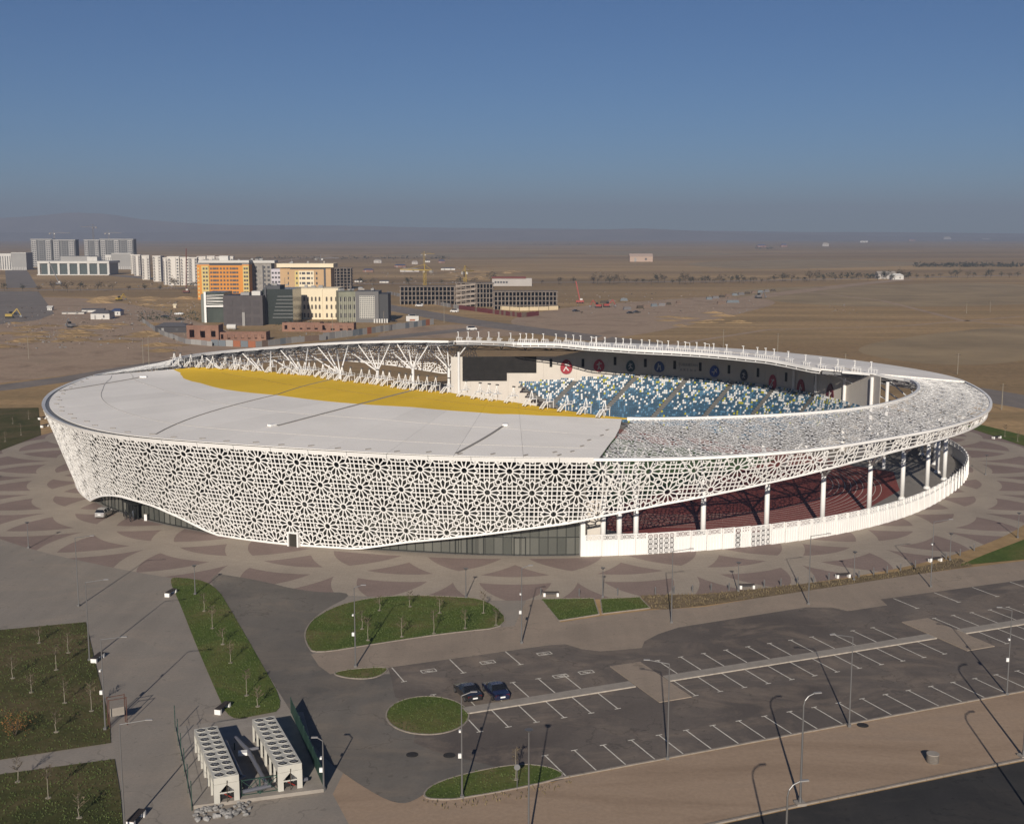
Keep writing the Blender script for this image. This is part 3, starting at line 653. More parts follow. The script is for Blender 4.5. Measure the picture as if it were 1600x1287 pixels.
# solid roof sheets
YB = [(172, .86), (175, .70), (179, .58), (184, .545), (189, .54), (202.6, .59), (216, .65), (228, .67), (242, .68), (255, .70), (263, .72), (267.3, .72), (275, .80), (280.4, .89), (282, .92), (286, 1.0)]
def fy(a): return float(np.interp(a % 360, [q[0] for q in YB], [q[1] for q in YB]))
def fc1(a): return .19
def fc2(a): return float(np.interp(a % 360, [172, 175, 180, 207, 233, 280], [.40, .34, .31, .45, .47, .47]))
def azend(f): return 277.4 + 8 * f
def roofpiece(name, m, a0, a1, fl, fh, gap=.02, n=4, last=False, first=False, dz=0.0, th=.10):
    mb = MB(); top = []
    for i in range(n + 1):
        for j in range(3):
            a = a0 + (a1 - a0) * i / n; f = fl(a) + (fh(a) - fl(a)) * j / 2
            if last: a = a0 + (azend(f) - a0) * i / n; f = fl(min(a, 286)) + (fh(min(a, 286)) - fl(min(a, 286))) * j / 2
            if first and a0 < 176: a = a0 + (1 - f) * 0 + (a1 - a0) * i / n
            r = math.hypot(float(rr(a) - ri(a)), 3); ff = f + (gap / r if j == 0 else (-gap / r if j == 2 else 0)); aa_ = a + (math.degrees(gap / 90) if i == 0 else (-math.degrees(gap / 90) if i == n and not last else 0))
            top.append(roofP(aa_, ff, dz + th))
    nv = len(top); low = [np.array(p) - np.array([0, 0, th]) for p in top]; fs = []
    for i in range(n):
        for j in range(2):
            k = i * 3 + j; fs += [(k, k + 3, k + 4, k + 1)]
    bd = [(0, 1), (1, 2)] + [(3 * i + 2, 3 * i + 5) for i in range(n)] + [(3 * n + 2, 3 * n + 1), (3 * n + 1, 3 * n)] + [(3 * i + 3, 3 * i) for i in range(n - 1, -1, -1)]
    for (p_, q_) in bd: fs.append((p_, q_, q_ + nv, p_ + nv))
    mb.add(top + low, fs); return mb.obj(name, m, stadium, ORG)
edges = list(np.arange(174, 277, 6.45)); one = lambda a: 1.0
for k, a0 in enumerate(edges):
    last = k == len(edges) - 1; a1 = edges[k + 1] if not last else 278
    for fl, fh, nm, m in ((lambda a: .022, fc1, 'white_roof_panel', m_roof), (fc1, fc2, 'white_roof_panel', m_roof), (fc2, fy, 'white_roof_panel', m_roof),
                          (fy, lambda a: (1 + fy(a)) / 2, 'yellow_roof_panel', m_yel), (lambda a: (1 + fy(a)) / 2, one, 'yellow_roof_panel', m_yel)):
        roofpiece(nm, m, a0, a1, fl, fh, last=last)
# dark deck under the sheets, and the far stand's roof
mb = MB(); vs = []; aa = list(np.arange(173.6, 278.2, 1.5))
for a in aa:
    for f in (0.004, .3, .6, .998): vs.append(roofP(a + (8 * f * max(0, (a - 270) / 8) if a > 270 else 0), f, -.12))
mb.add(vs, [(4 * i + j, 4 * i + 4 + j, 4 * i + 5 + j, 4 * i + 1 + j) for i in range(len(aa) - 1) for j in range(3)]); mb.obj('roof_deck', m_dsteel, stadium, ORG)
for k, a0 in enumerate(np.arange(-1, 103, 5.2)):
    for fl, fh in ((0.01, .34), (.34, .67), (.67, 1.0)):
        roofpiece('far_roof_panel', m_roof, a0, a0 + 5.2, lambda a, v=fl: v, lambda a, v=fh: v, n=3, th=.35)
mb = MB()
for a in np.arange(-1, 104, 5.2):                       # girders under the far roof
    mb.bar(roofP(a, .02, -.5), roofP(a, .99, -.5), .3, .7); mb.bar(roofP(a, .45, -2.2), roofP(a, .97, -.6), .22); mb.bar(roofP(a, .45, -2.2), roofP(a, .1, -.7), .22)
    for f in (.45, .7, .95): mb.bar(roofP(a, f, -1.0 if f > .5 else -2.2), roofP(a + 5.2, f, -1.0 if f > .5 else -2.2), .2)
    mb.bar(roofP(a, .45, -2.2), roofP(a + 5.2, .7, -.9), .16); mb.bar(roofP(a + 5.2, .45, -2.2), roofP(a, .7, -.9), .16); mb.bar(roofP(a, .95, -.9), roofP(a + 5.2, .72, -.9), .16)
mb.obj('far_roof_girders', m_dsteel, stadium, ORG)
fe = [roofP(a, 1.0, .05) for a in np.arange(-1, 103.5, 1.5)]
sweep(fe, .5, .75).obj('far_roof_edge_beam', m_white, stadium, ORG)
sweep([roofP(a, 1.008, -.75) for a in np.arange(-1, 103.5, 1.5)], .22, .22).obj('catwalk_rail', m_steel, stadium, ORG)
mb = MB()
for a in np.arange(-1, 103.5, 2.6): mb.bar(roofP(a, 1.008, -.75), roofP(a, 1.004, .1), .12)
mb.obj('catwalk_hangers', m_steel, stadium, ORG)
# gutters, hatches and anchors on the near roof
def roofline(name, a0, f0, a1, f1, w, m):
    n = 10; sweep([roofP(a0 + (a1 - a0) * i / n, f0 + (f1 - f0) * i / n, .16) for i in range(n + 1)], w, .14).obj(name, m, stadium, ORG)
m_gut = mat('gutter_grey', (0.25, 0.23, 0.21), 0.7)
for g_ in ((-120.7, .28, -120.8, 1.0, .42), (-95.6, .05, -91.6, .50, .42), (-169.6, .03, -180.5, .36, .38), (-129, .06, -143.5, .66, .16), (-143.5, .66, -158, .98, .14)): roofline('gutter', *g_, m_gut)
for fn, lo, hi in ((fc1, 176, 277), (fc2, 176, 277)):
    sweep([roofP(a, fn(a), .13) for a in np.arange(lo, hi, 1.5)], .13, .06).obj('roof_seam', mat('pale_seam', (.46, .44, .41), .7), stadium, ORG)
sweep([roofP(a, (1 + fy(a)) / 2, .13) for a in np.arange(180, 283, 1.5)], .12, .06).obj('roof_seam', mat('ochre_seam', (.30, .20, .04), .7), stadium, ORG)
for (a, f) in ((-121.3, .275), (-91.3, .52), (-180, .37)):
    p = roofP(a, f, .3); MB().box(p, (1.6, .9, .35), rad(a)).obj('roof_hatch', m_white, stadium, ORG)
for k, a in enumerate(np.arange(178, 276, 3.1)):
    p = roofP(a, .045 + .01 * (k % 2), .18); MB().box(p, (.22, 1.0, .16), rad(a + 50)).obj('roof_anchor', m_gut, stadium, ORG)
for k, (a, f) in enumerate(((-84.5, .12), (-83.2, .22), (-82, .34), (-80.2, .46), (-79, .6), (-86.2, .10))):
    MB().box(roofP(a, f, .18), (.22, .9, .16), rad(a + 40)).obj('roof_anchor', m_gut, stadium, ORG)

# glazed hall behind the skirt
def seg_arc(a0, a1, r, z0, z1, n=4, th=.0):
    mb = MB(); vs = []
    for a in np.linspace(a0, a1, n + 1): R_ = float(rg(a)) + r; vs += [pol3(a, R_, z0), pol3(a, R_, z1)]
    mb.add(vs, [(2 * i, 2 * i + 2, 2 * i + 3, 2 * i + 1) for i in range(n)]); return mb
seg_arc(172, 277, -2.2, 6.9, 17.0, 60).obj('hall_glass', m_glassd, stadium, ORG)
seg_arc(172, 214, -1.0, 0, 7.0, 24).obj('hall_glass', m_glassd, stadium, ORG); seg_arc(238, 252.2, -1.0, 0, 7.0, 10).obj('hall_glass', m_glassd, stadium, ORG)
m_frame = mat('dark_mullion', (0.03, 0.032, 0.03), 0.5, 0.4)
mb = MB()
for a in np.arange(172, 277, 2.0):
    R_ = float(rg(a)) - 2.05; mb.bar(pol3(a, R_, 6.9), pol3(a, R_, 17), .25, .25, up=(math.cos(rad(a)), math.sin(rad(a)), 0))
for z in (7.0, 10.4, 13.8): sweep([pol3(a, float(rg(a)) - 2.0, z) for a in np.arange(172, 277.1, 1.5)], .35, .4, mb)
mb.obj('hall_frame', m_frame, stadium, ORG)
slb = MB(); vs = []
for a in np.arange(172, 277.1, 1.5): vs += [pol3(a, float(rg(a)) - .8, 6.95), pol3(a, float(rg(a)) - 2.4, 6.95)]
slb.add(vs, [(2 * i, 2 * i + 2, 2 * i + 3, 2 * i + 1) for i in range(len(vs) // 2 - 1)]); slb.obj('hall_ledge', m_dsteel, stadium, ORG)
for (lo, hi) in ((214, 238), (252.2, 276.6)):
    st = .92
    for a in np.arange(lo, hi - .1, st):
        b = a + st; e = .035
        for (z0, z1) in ((.18, 3.0), (3.1, 6.9)): seg_arc(a + e, b - e, -1.0, z0, z1, 1).obj('glass_pane', m_glass, stadium, ORG)
        R_ = float(rg(a)) - .98; MB().bar(pol3(a, R_, 0), pol3(a, R_, 6.9), .11, .16, up=(math.cos(rad(a)), math.sin(rad(a)), 0)).obj('mullion', m_frame, stadium, ORG)
    for z, h in ((.09, .18), (3.05, .12), (6.9, .25)): sweep([pol3(a, float(rg(a)) - .97, z) for a in np.arange(lo, hi + .01, .8)], .14, h).obj('transom', m_frame, stadium, ORG)
for px in (719, 746, 812):                              # glazed doors with dark frames
    a = polar(G(px, 868))[0]; R_ = float(rg(a)) - .78; t = np.array([-math.sin(rad(a)), math.cos(rad(a)), 0]); c = pol3(a, R_, 0); upv = (math.cos(rad(a)), math.sin(rad(a)), 0)
    mb = MB(); w = .95
    mb.bar(c + t * w, c + t * w + np.array([0, 0, 3.1]), .16, .3, upv); mb.bar(c - t * w, c - t * w + np.array([0, 0, 3.1]), .16, .3, upv); mb.bar(c - t * (w + .08) + np.array([0, 0, 3.1]), c + t * (w + .08) + np.array([0, 0, 3.1]), .3, .18); mb.bar(c, c + np.array([0, 0, 3.02]), .08, .12, upv)
    d = mb.obj('door', m_frame, stadium, ORG)
a = polar(G(460, 853))[0]; c = facP(a, .88); mb = MB(); t = np.array([-math.sin(rad(a)), math.cos(rad(a)), 0]); o3 = np.array([math.cos(rad(a)), math.sin(rad(a)), 0])
c0 = pol3(a, float(rg(a)) + .55, 0); mb.bar(c0 + t * .95, c0 + t * .95 + (0, 0, 2.3), .25, .8, o3); mb.bar(c0 - t * .95, c0 - t * .95 + (0, 0, 2.3), .25, .8, o3); mb.bar(c0 - t * 1.08 + (0, 0, 2.4), c0 + t * 1.08 + (0, 0, 2.4), .8, .25); mb.obj('door_surround', m_lat, stadium, ORG)
mb = MB(); c1 = c0 + o3 * .12; mb.bar(c1 - t * .82 + (0, 0, 1.12), c1 + t * .82 + (0, 0, 1.12), .08, 2.24); mb.obj('door', mat('door_bronze', (0.06, 0.055, 0.045), 0.4, 0.3), stadium, ORG)
a = polar(G(217, 807))[0]; R_ = float(rg(a)); t = np.array([-math.sin(rad(a)), math.cos(rad(a)), 0]); o3 = np.array([math.cos(rad(a)), math.sin(rad(a)), 0]); c = pol3(a, R_ - .1, 0)
mb = MB()                                               # dark entrance porch on the left
for x in (-2.2, -.75, .75, 2.2): mb.bar(c + t * x + o3 * .9, c + t * x + o3 * .9 + (0, 0, 2.9), .14, .14, o3)
mb.bar(c - t * 2.4 + o3 * .2 + (0, 0, 3.0), c + t * 2.4 + o3 * .2 + (0, 0, 3.0), 1.8, .25); mb.bar(c - t * 2.2 + (0, 0, 1.4), c + t * 2.2 + (0, 0, 1.4), .12, 2.8); mb.obj('entrance_porch', m_frame, stadium, ORG)
# corner post where the glass hall ends
a = 276.8; R_ = float(rg(a)); MB().bar(pol3(a, R_ - .5, 0), pol3(a, R_ - .5, 7.0), .75, 1.1, up=(math.cos(rad(a)), math.sin(rad(a)), 0)).obj('corner_post', m_white, stadium, ORG)
seg_arc(276.8, 279.5, -6, 0, 8, 3).obj('end_wall', m_wallc, stadium, ORG)
e0 = pol3(277.2, float(rg(277.2)) - .6, 0); e1 = pol3(276, 70., 0)
MB().add([e0, e1, e1 + (0, 0, 16.8), e0 + (0, 0, 16.8)], [(0, 1, 2, 3)]).obj('hall_end_wall', m_wallc, stadium, ORG)

# perimeter wall on the right: ribbed white panels, ornamental railing, gates
def azp(px, py): return polar(G(px, py))[0]
GATES = [(azp(1012, 866), azp(1054, 863)), (azp(1148, 856), azp(1158, 855)), (azp(1173, 854), azp(1207, 851))]
def ingate(a0, a1): return any(a1 > g0 - .05 and a0 < g1 + .05 for g0, g1 in GATES)
def orn(mb, c, t, h, w, z0, n):                         # ornamental squares: frame, ring and diagonals
    for k in range(n):
        zc = z0 + h * (k + .5); hh = h * .5; ww = w * .5
        P_ = lambda x, z: c + t * x + np.array([0, 0, z])
        for (x0, y0, x1, y1) in ((-ww, -hh, ww, -hh), (-ww, hh, ww, hh), (-ww, -hh, -ww, hh), (ww, -hh, ww, hh), (-ww, -hh, ww, hh), (-ww, hh, ww, -hh)): mb.bar(P_(x0, zc + y0), P_(x1, zc + y1), .07, .06, caps=False)
        for q_ in range(8):
            t0, t1 = q_ * math.pi / 4, (q_ + 1) * math.pi / 4; r_ = min(ww, hh) * .58; mb.bar(P_(r_ * math.cos(t0), zc + r_ * math.sin(t0)), P_(r_ * math.cos(t1), zc + r_ * math.sin(t1)), .11, .08, caps=False)
cuts = [-83.0]; st = 1.72
while cuts[-1] < 40:
    nx = cuts[-1] + st
    for g0, g1 in GATES:
        if cuts[-1] < g0 - .01 and nx > g0 - .6: nx = g0
        elif abs(cuts[-1] - g0) < .01: nx = g1
    cuts.append(nx)
for a0, a1 in zip(cuts[:-1], cuts[1:]):
    am = (a0 + a1) / 2; R_ = float(rg(am)); t = np.array([-math.sin(rad(am)), math.cos(rad(am)), 0]); o3 = np.array([math.cos(rad(am)), math.sin(rad(am)), 0]); L = R_ * rad(a1 - a0); c = pol3(am, R_, 0)
    gate = any(abs(a0 - g0) < .02 for g0, g1 in GATES); mb = MB()
    if gate:
        nw = max(1, int(round(L / 1.0))); w = L / nw
        for k in range(nw): orn(mb, c + t * (-L / 2 + w * (k + .5)), t, .82, w * .86, .1, 4)
        for k in range(nw + 1): mb.bar(c + t * (-L / 2 + w * k), c + t * (-L / 2 + w * k) + (0, 0, 3.5), .14, .2, o3)
        mb.bar(c - t * L / 2 + (0, 0, 3.5), c + t * L / 2 + (0, 0, 3.5), .2, .14); mb.obj('gate', m_white, stadium, ORG); continue
    mb.bar(c - t * (L / 2 - .02) + (0, 0, 1.3), c + t * (L / 2 - .02) + (0, 0, 1.3), .22, 2.6)
    nr = 5
    for k in range(nr): x = -L / 2 + L * (k + .5) / nr; mb.bar(c + t * x + o3 * .15 + (0, 0, .1), c + t * x + o3 * .15 + (0, 0, 2.45), .26, .12, o3)
    mb.bar(c - t * (L / 2 - .02) + (0, 0, 2.66), c + t * (L / 2 - .02) + (0, 0, 2.66), .36, .12); mb.obj('wall_panel', m_white, stadium, ORG)
    mb = MB(); n = 3
    for k in range(n): orn(mb, c + t * (-L / 2 + L * (k + .5) / n), t, .74, L / n * .84, 2.74, 1)
    for k in (0, 1): mb.bar(c + t * (L / 2 - .1) * (1 if k else -1) + (0, 0, 2.7), c + t * (L / 2 - .1) * (1 if k else -1) + (0, 0, 3.6), .16, .2, o3)
    mb.bar(c - t * L / 2 + (0, 0, 3.56), c + t * L / 2 + (0, 0, 3.56), .16, .1); mb.obj('railing_panel', m_white, stadium, ORG)

# columns with branching heads
def tree_column(a, r, zt, br, rad_=.46):
    mb = MB(); b = pol3(a, r, 0); tp = pol3(a, r, zt); mb.tube(b, tp, rad_, rad_ * .92, 12); mb.tube(b, b + (0, 0, .5), rad_ * 1.9, rad_ * 1.2, 12)
    c = mb.obj('column', m_steel, stadium, ORG, smooth=True); mb = MB()
    for da, f, zz in br: mb.tube(tp - (0, 0, .4), roofP(a + da, f, -.75 + zz), .24, .16, 8)
    mb.obj('column_branch', m_steel, stadium, ORG, smooth=True)
for a, rc in ((-80.9, 92.5), (-79.2, 92.5), (-77.4, 92.5), (-69.8, 92.5), (-61.7, 92.5), (-53.1, 92.5), (-43.6, 92.5), (-33, 92.5), (-25, 95), (-18.5, 98), (-14, 97), (-8, 98), (-1, 98)):
    tree_column(a, rc, 9.8, [(-2.6, .35, 0), (2.6, .35, 0), (-2.4, .85, 0), (2.4, .85, 0), (0, .2, 0)])
for a in (103.2, 110.6, 118, 126, 134, 142, 150, 158, 166):
    tree_column(a, 88.5, 11.5, [(-3.2, .30, 0), (3.2, .30, 0), (-3.0, .92, 0), (3.0, .92, 0), (0, .6, 0)])

# field: apron, track, lanes, pitch
U2 = np.array([.76, -.65]); U2 /= np.linalg.norm(U2); N2 = np.array([-U2[1], U2[0]])
def UN(u, n, z=0.0): q = C2 + U2 * u + N2 * n; return np.array([q[0], q[1], z])
ap = MB(); ap.sheet([tuple(pol3(a, float(rg(a)) - .3, 0)[:2]) for a in np.arange(0, 360, 2.0)], 0.018); ap.obj('apron', m_apron, stadium, ORG)
def oval(r, n=40): return [tuple(UN(42.2 + r * math.cos(t), r * math.sin(t))[:2]) for t in np.linspace(-math.pi / 2, math.pi / 2, n)] + [tuple(UN(-42.2 + r * math.cos(t), r * math.sin(t))[:2]) for t in np.linspace(math.pi / 2, 1.5 * math.pi, n)]
MB().sheet(oval(47.0), 0.024).obj('running_track', m_red, stadium, ORG)
MB().sheet([tuple(UN(u, n)[:2]) for u, n in ((42, -46.5), (70, -46.5), (79, -40), (88, -20), (90, 0), (88, 20), (79, 38), (46, 40))], 0.021).obj('running_track', m_red, stadium, ORG)
MB().sheet([tuple(UN(u, n)[:2]) for u, n in ((-52, -34), (52, -34), (52, 34), (-52, 34))], 0.030).obj('pitch', m_pitch, stadium, ORG)
for k in range(9):
    o = oval(36.6 + 1.22 * k, 40); o.append(o[0]); mb = MB(); r0 = []; 
    for i in range(len(o) - 1): mb.bar((*o[i], .034), (*o[i + 1], .034), .10, .004, caps=False)
    mb.obj('lane_line', m_paint, stadium, ORG)

# far stand: curved back wall, terraces, seats
def WN(u): return 73 - .008 * (u - 12) ** 2
def WP(u, d, z): return UN(u, WN(u) - d, z)
us = np.arange(-55.5, 76.1, 4.0)
for k in range(len(us) - 1):
    mb = MB(); vs = []
    for u in np.linspace(us[k] + .02, us[k + 1] - .02, 4): zt = float(np.interp(u, [-60, -33, -20, 76], [17.0, 17.0, 20.3, 20.3])); vs += [WP(u, 0, 0), WP(u, 0, zt), WP(u, -.4, zt), WP(u, -.4, 0)]
    mb.add(vs, [(4 * i + e, 4 * i + 4 + e, 4 * i + 4 + (e + 1) % 4, 4 * i + (e + 1) % 4) for i in range(3) for e in range(4)] + [(0, 1, 2, 3), (15, 14, 13, 12)]); mb.obj('stand_wall_panel', m_wallc, stadium, ORG)
NRW = 24; RD = .86; RH = .46; ZT = 11.6
mb = MB(); uu = np.arange(-46, 70.1, 2.0)
for k in range(NRW):
    d0, d1, z = .6 + RD * k, .6 + RD * (k + 1), ZT - RH * k; vs = []; idx = []
    for u in uu:
        if WN(u) - d0 < 46.5: continue
        if k < max(0, (-u - 16) * .22): continue
        vs += [WP(u, d0, z), WP(u, d1, z), WP(u, d1, z - RH)]
    n = len(vs) // 3
    mb.add(vs, [(3 * i + e, 3 * i + 3 + e, 3 * i + 4 + e, 3 * i + 1 + e) for i in range(n - 1) for e in range(2)])
mb.obj('terrace', mat('terrace_concrete', (.15, .145, .135), .9, vary=.15, scale=.4), stadium, ORG)
seatm = [mat('seat_blue', (0.050, 0.112, 0.175), .5, vary=.25, scale=.4), mat('seat_white', (0.70, 0.70, 0.68), .5), mat('seat_yellow', (0.42, 0.40, 0.05), .5), mat('seat_sky', (0.10, 0.22, 0.33), .5)]
mb = MB(); AIS = np.arange(-40, 70, 14.5)
for k in range(NRW):
    d = .6 + RD * k + .35; z = ZT - RH * k; u = -46.0
    while u < 69:
        s_ = math.hypot(1, .016 * (u - 12)); u += .56 / s_
        if WN(u) - d < 47 or np.min(np.abs(AIS - u)) < .75 or k < max(0, (-u - 16) * .22): continue
        tp = 1 - k / NRW; rnd = random.random(); blk = .5 + .5 * math.sin(u * 1.3 + k * .9) * math.sin(u * .47 - k * .6)
        pw = .04 + .62 * max(0, tp - .30) * (0.55 + .9 * blk); py_ = .015 + .17 * max(0, tp - .35) * (1.2 - blk)
        mb.m = 1 if rnd < pw else (2 if rnd < pw + py_ else (3 if rnd > .80 else 0))
        rz = math.atan2(U2[1], U2[0]) + math.atan(-.016 * (u - 12)); c = WP(u, d, z)
        mb.box(c + (0, 0, .42), (.46, .42, .07), rz); b = WP(u, d - .2, z + .66); mb.box(b, (.46, .07, .42), rz)
mb.m = 0; tag(mb.obj('seats', seatm, stadium, ORG), 'blue, white and yellow seats of the far stand', kind='stuff')
# slots and pilasters of the stand wall
def wall_at(px, py, d):
    best = None
    for u in np.arange(-60, 76, .1):
        P_ = WP(u, d, 14.0); x = 800 + F * P_[0] / (P_[1] * _c - (14 - H) * _s)
        if best is None or abs(x - px) < best[0]: best = (abs(x - px), u, P_)
    u, P_ = best[1], best[2]; z = AD(px, py, P_[1])[2]; rz = math.atan2(U2[1], U2[0]) + math.atan(-.016 * (u - 12)); return u, WP(u, d, z), rz
for px, py in ((861, 567), (911, 567), (961, 564), (1008, 567), (1054, 570), (1094, 573), (1139, 577), (1184, 582), (1228, 589), (1273, 594)):
    u, c, rz = wall_at(px, py, .06); MB().box(c, (.8, .12, 2.4), rz).obj('wall_slot', m_dark, stadium, ORG)
for px in (1240, 1275, 1319, 1361, 1385):
    u, c, rz = wall_at(px, 600, .35); MB().tube((c[0], c[1], 0), (c[0], c[1], 19.8), .38, n=10).obj('wall_pilaster', m_white, stadium, ORG)

# ================================================================== THINGS ON AND IN THE STADIUM
# floodlight stands on the near roof edge
def bars(mb, L, w):
    for a, b in L: mb.bar(a, b, w)
    return mb
def make_near_flood():
    r = thing('roof_floodlight', 'x', 'floodlight', (0, 0, 0), 0, 'floodlight stands along the yellow roof edge')
    st = MB()                                           # stair (local -y is outward over the roof, +y towards the field)
    for x in (-.45, .45): st.bar((x, -2.2, 0.1), (x, -.7, 1.5), .10, .22)
    for k in range(6): st.bar((-.45, -2.1 + .27 * k, .25 + .25 * k), (.45, -2.1 + .27 * k, .25 + .25 * k), .24, .08)
    st.obj('stair', m_steel, r)
    pf = MB().box((0, .35, 1.5), (1.3, 2.1, .14))
    for x in (-.55, .55):
        for y in (-.6, 1.3): pf.bar((x, y, 0), (x, y, 1.5), .12)
    for x in (-.6, .6): pf.bar((x, -.7, 2.1), (x, 1.4, 2.1), .07); pf.bar((x, 1.35, 1.5), (x, 1.35, 2.1), .07)
    pf.obj('platform', m_steel, r)
    ms = MB()
    for x, y in ((-.45, .1), (.45, .1), (0, .9)): ms.bar((x, y, 1.55), (0, .35, 3.5), .12)
    ms.obj('mast', m_steel, r)
    MB().box((0, .45, 3.62), (.75, .4, .28)).add([], []).obj('lamp', m_galv, r)
    return r
NF = [261, 275, 291, 308.6, 325, 343, 359, 368, 379, 395, 415.6, 433, 444, 455, 465, 472, 480.5, 493, 503, 511.5, 523, 536, 553.5, 566, 578, 587, 597, 613, 623.5, 632, 644.5, 658.5, 672.5, 693.5, 720.6, 743, 758, 771, 796, 826, 853, 882, 912, 941]
def edge_az(px, lo, hi, f=.97):
    best = None
    for a in np.arange(lo, hi, .15):
        P_ = roofP(a, f); x = 800 + F * P_[0] / (P_[1] * _c - (P_[2] - H) * _s)
        if best is None or abs(x - px) < best[0]: best = (abs(x - px), a)
    return best[1]
fl0 = make_near_flood(); used = False
for i, px in enumerate(NF):
    a = edge_az(px + 4, 171, 285); P_ = roofP(a, .985, .12); p1 = roofP(a - 1.5, 1.0); p2 = roofP(a + 1.5, 1.0); rz = math.atan2(p2[1] - p1[1], p2[0] - p1[0])
    lab = 'white floodlight stand with stair on yellow roof edge, %s from the left' % od(i)
    if i == 0: fl0.scale = (.84,) * 3; fl0.location = tuple(P_); fl0.rotation_euler = (0, 0, rz); fl0['label'] = lab
    else: dup(fl0, P_, rz + random.uniform(-.06, .06), lab, (.84,) * 3)
# floodlight stands on the far roof
def make_far_flood(pair):
    r = thing('roof_floodlight', 'x', 'floodlight', (0, 0, 0), 0, 'floodlight stands along the far roof edge')
    pf = MB().box((0, 0, 1.3), (2.6, .8, .16))
    for x in (-1.2, -.4, .4, 1.2): pf.bar((x, -.3, 0), (x, -.3, 1.3), .14)
    for y in (-.35,): pf.bar((-1.3, y, 1.75), (1.3, y, 1.75), .08)
    pf.obj('platform', m_steel, r)
    ms = MB(); ms.tube((-.6, 0, 1.3), (-.6, 0, 3.7), .13, n=6); ms.bar((-1.0, 0, 1.4), (-.6, 0, 2.6), .1)
    if pair: ms.tube((.9, 0, 1.3), (.9, 0, 3.5), .1, n=6); ms.bar((-.6, 0, 3.55), (.9, 0, 3.55), .14)
    ms.obj('mast', m_steel, r); MB().box((-.6, -.15, 3.85), (.55, .4, .3)).obj('lamp', m_steel, r)
    return r
FF = [718, 733.6, 750, 766, 781, 800, 815.6, 825, 834.7, 850.8, 870.6, 886, 897, 908, 925, 932.5, 946, 963, 974, 985.6, 1002.5, 1014.5, 1027, 1044, 1059, 1070, 1088, 1100.5, 1114, 1134, 1160, 1182, 1194.7, 1208, 1230, 1257, 1282, 1309, 1335, 1362]
PAIR = {14, 22, 25, 27}; ffa = make_far_flood(False); ffb = make_far_flood(True); first = {False: True, True: True}
for i, px in enumerate(FF):
    a = edge_az(px, -5, 106); P_ = roofP(a, .955, .3); p1 = roofP(a - 1.5, 1.0); p2 = roofP(a + 1.5, 1.0); rz = math.atan2(p1[1] - p2[1], p1[0] - p2[0]); k = i in PAIR; src = ffb if k else ffa
    lab = 'white floodlight mast on rail platform above the far stand, %s from the left' % od(i)
    if first[k]: src.scale = (.85, .85, .68); src.location = tuple(P_); src.rotation_euler = (0, 0, rz); src['label'] = lab; first[k] = False
    else: dup(src, P_, rz, lab, (.85, .85, .68))

# scoreboard on the stand wall's left end
ul, cl, _ = wall_at(723, 575, .5); ur, cr, _ = wall_at(838, 575, .5); umid, cm, _ = wall_at(790, 575, .5)
sb = thing('scoreboard', 'dark L-shaped scoreboard of screen panels on pale wall at stand end', 'scoreboard', (cl[0], cl[1], 0))
so3 = tuple(sb.location)
def sP(t, z, off=0.0):
    u = ul + (ur - ul) * t; P_ = WP(u, .5 + off, z); return P_
zt_, zm_, zl_ = AD(780, 557, cm[1])[2], AD(780, 586, cm[1])[2], AD(750, 595, cl[1])[2]
def quad_panel(name, t0, t1, z0, z1, off, th, m, par):
    a, b = sP(t0, z0, off), sP(t1, z0, off); mb = MB(); mb.bar((a[0], a[1], (z0 + z1) / 2), (b[0], b[1], (z0 + z1) / 2), th, z1 - z0); return mb.obj(name, m, par, so3)
nc = 12
for i in range(nc):
    for j in range(6):
        z0 = zl_ + (zt_ - zl_) * j / 6; z1 = zl_ + (zt_ - zl_) * (j + 1) / 6
        if z0 < zm_ - .3 and i >= 7: continue
        quad_panel('backing', i / nc, (i + 1) / nc, z0, z1, -.02, .2, m_dark, sb)
        quad_panel('screen_panel', (i + .02) / nc, (i + .98) / nc, z0 + .03, z1 - .03, .12, .06, m_screen, sb)
a, b = sP(-.045, 0, .15), sP(-.02, 0, .15)
MB().tube((a[0], a[1], 0), (a[0], a[1], 18.5), .35, n=8).obj('post', m_white, sb, so3)

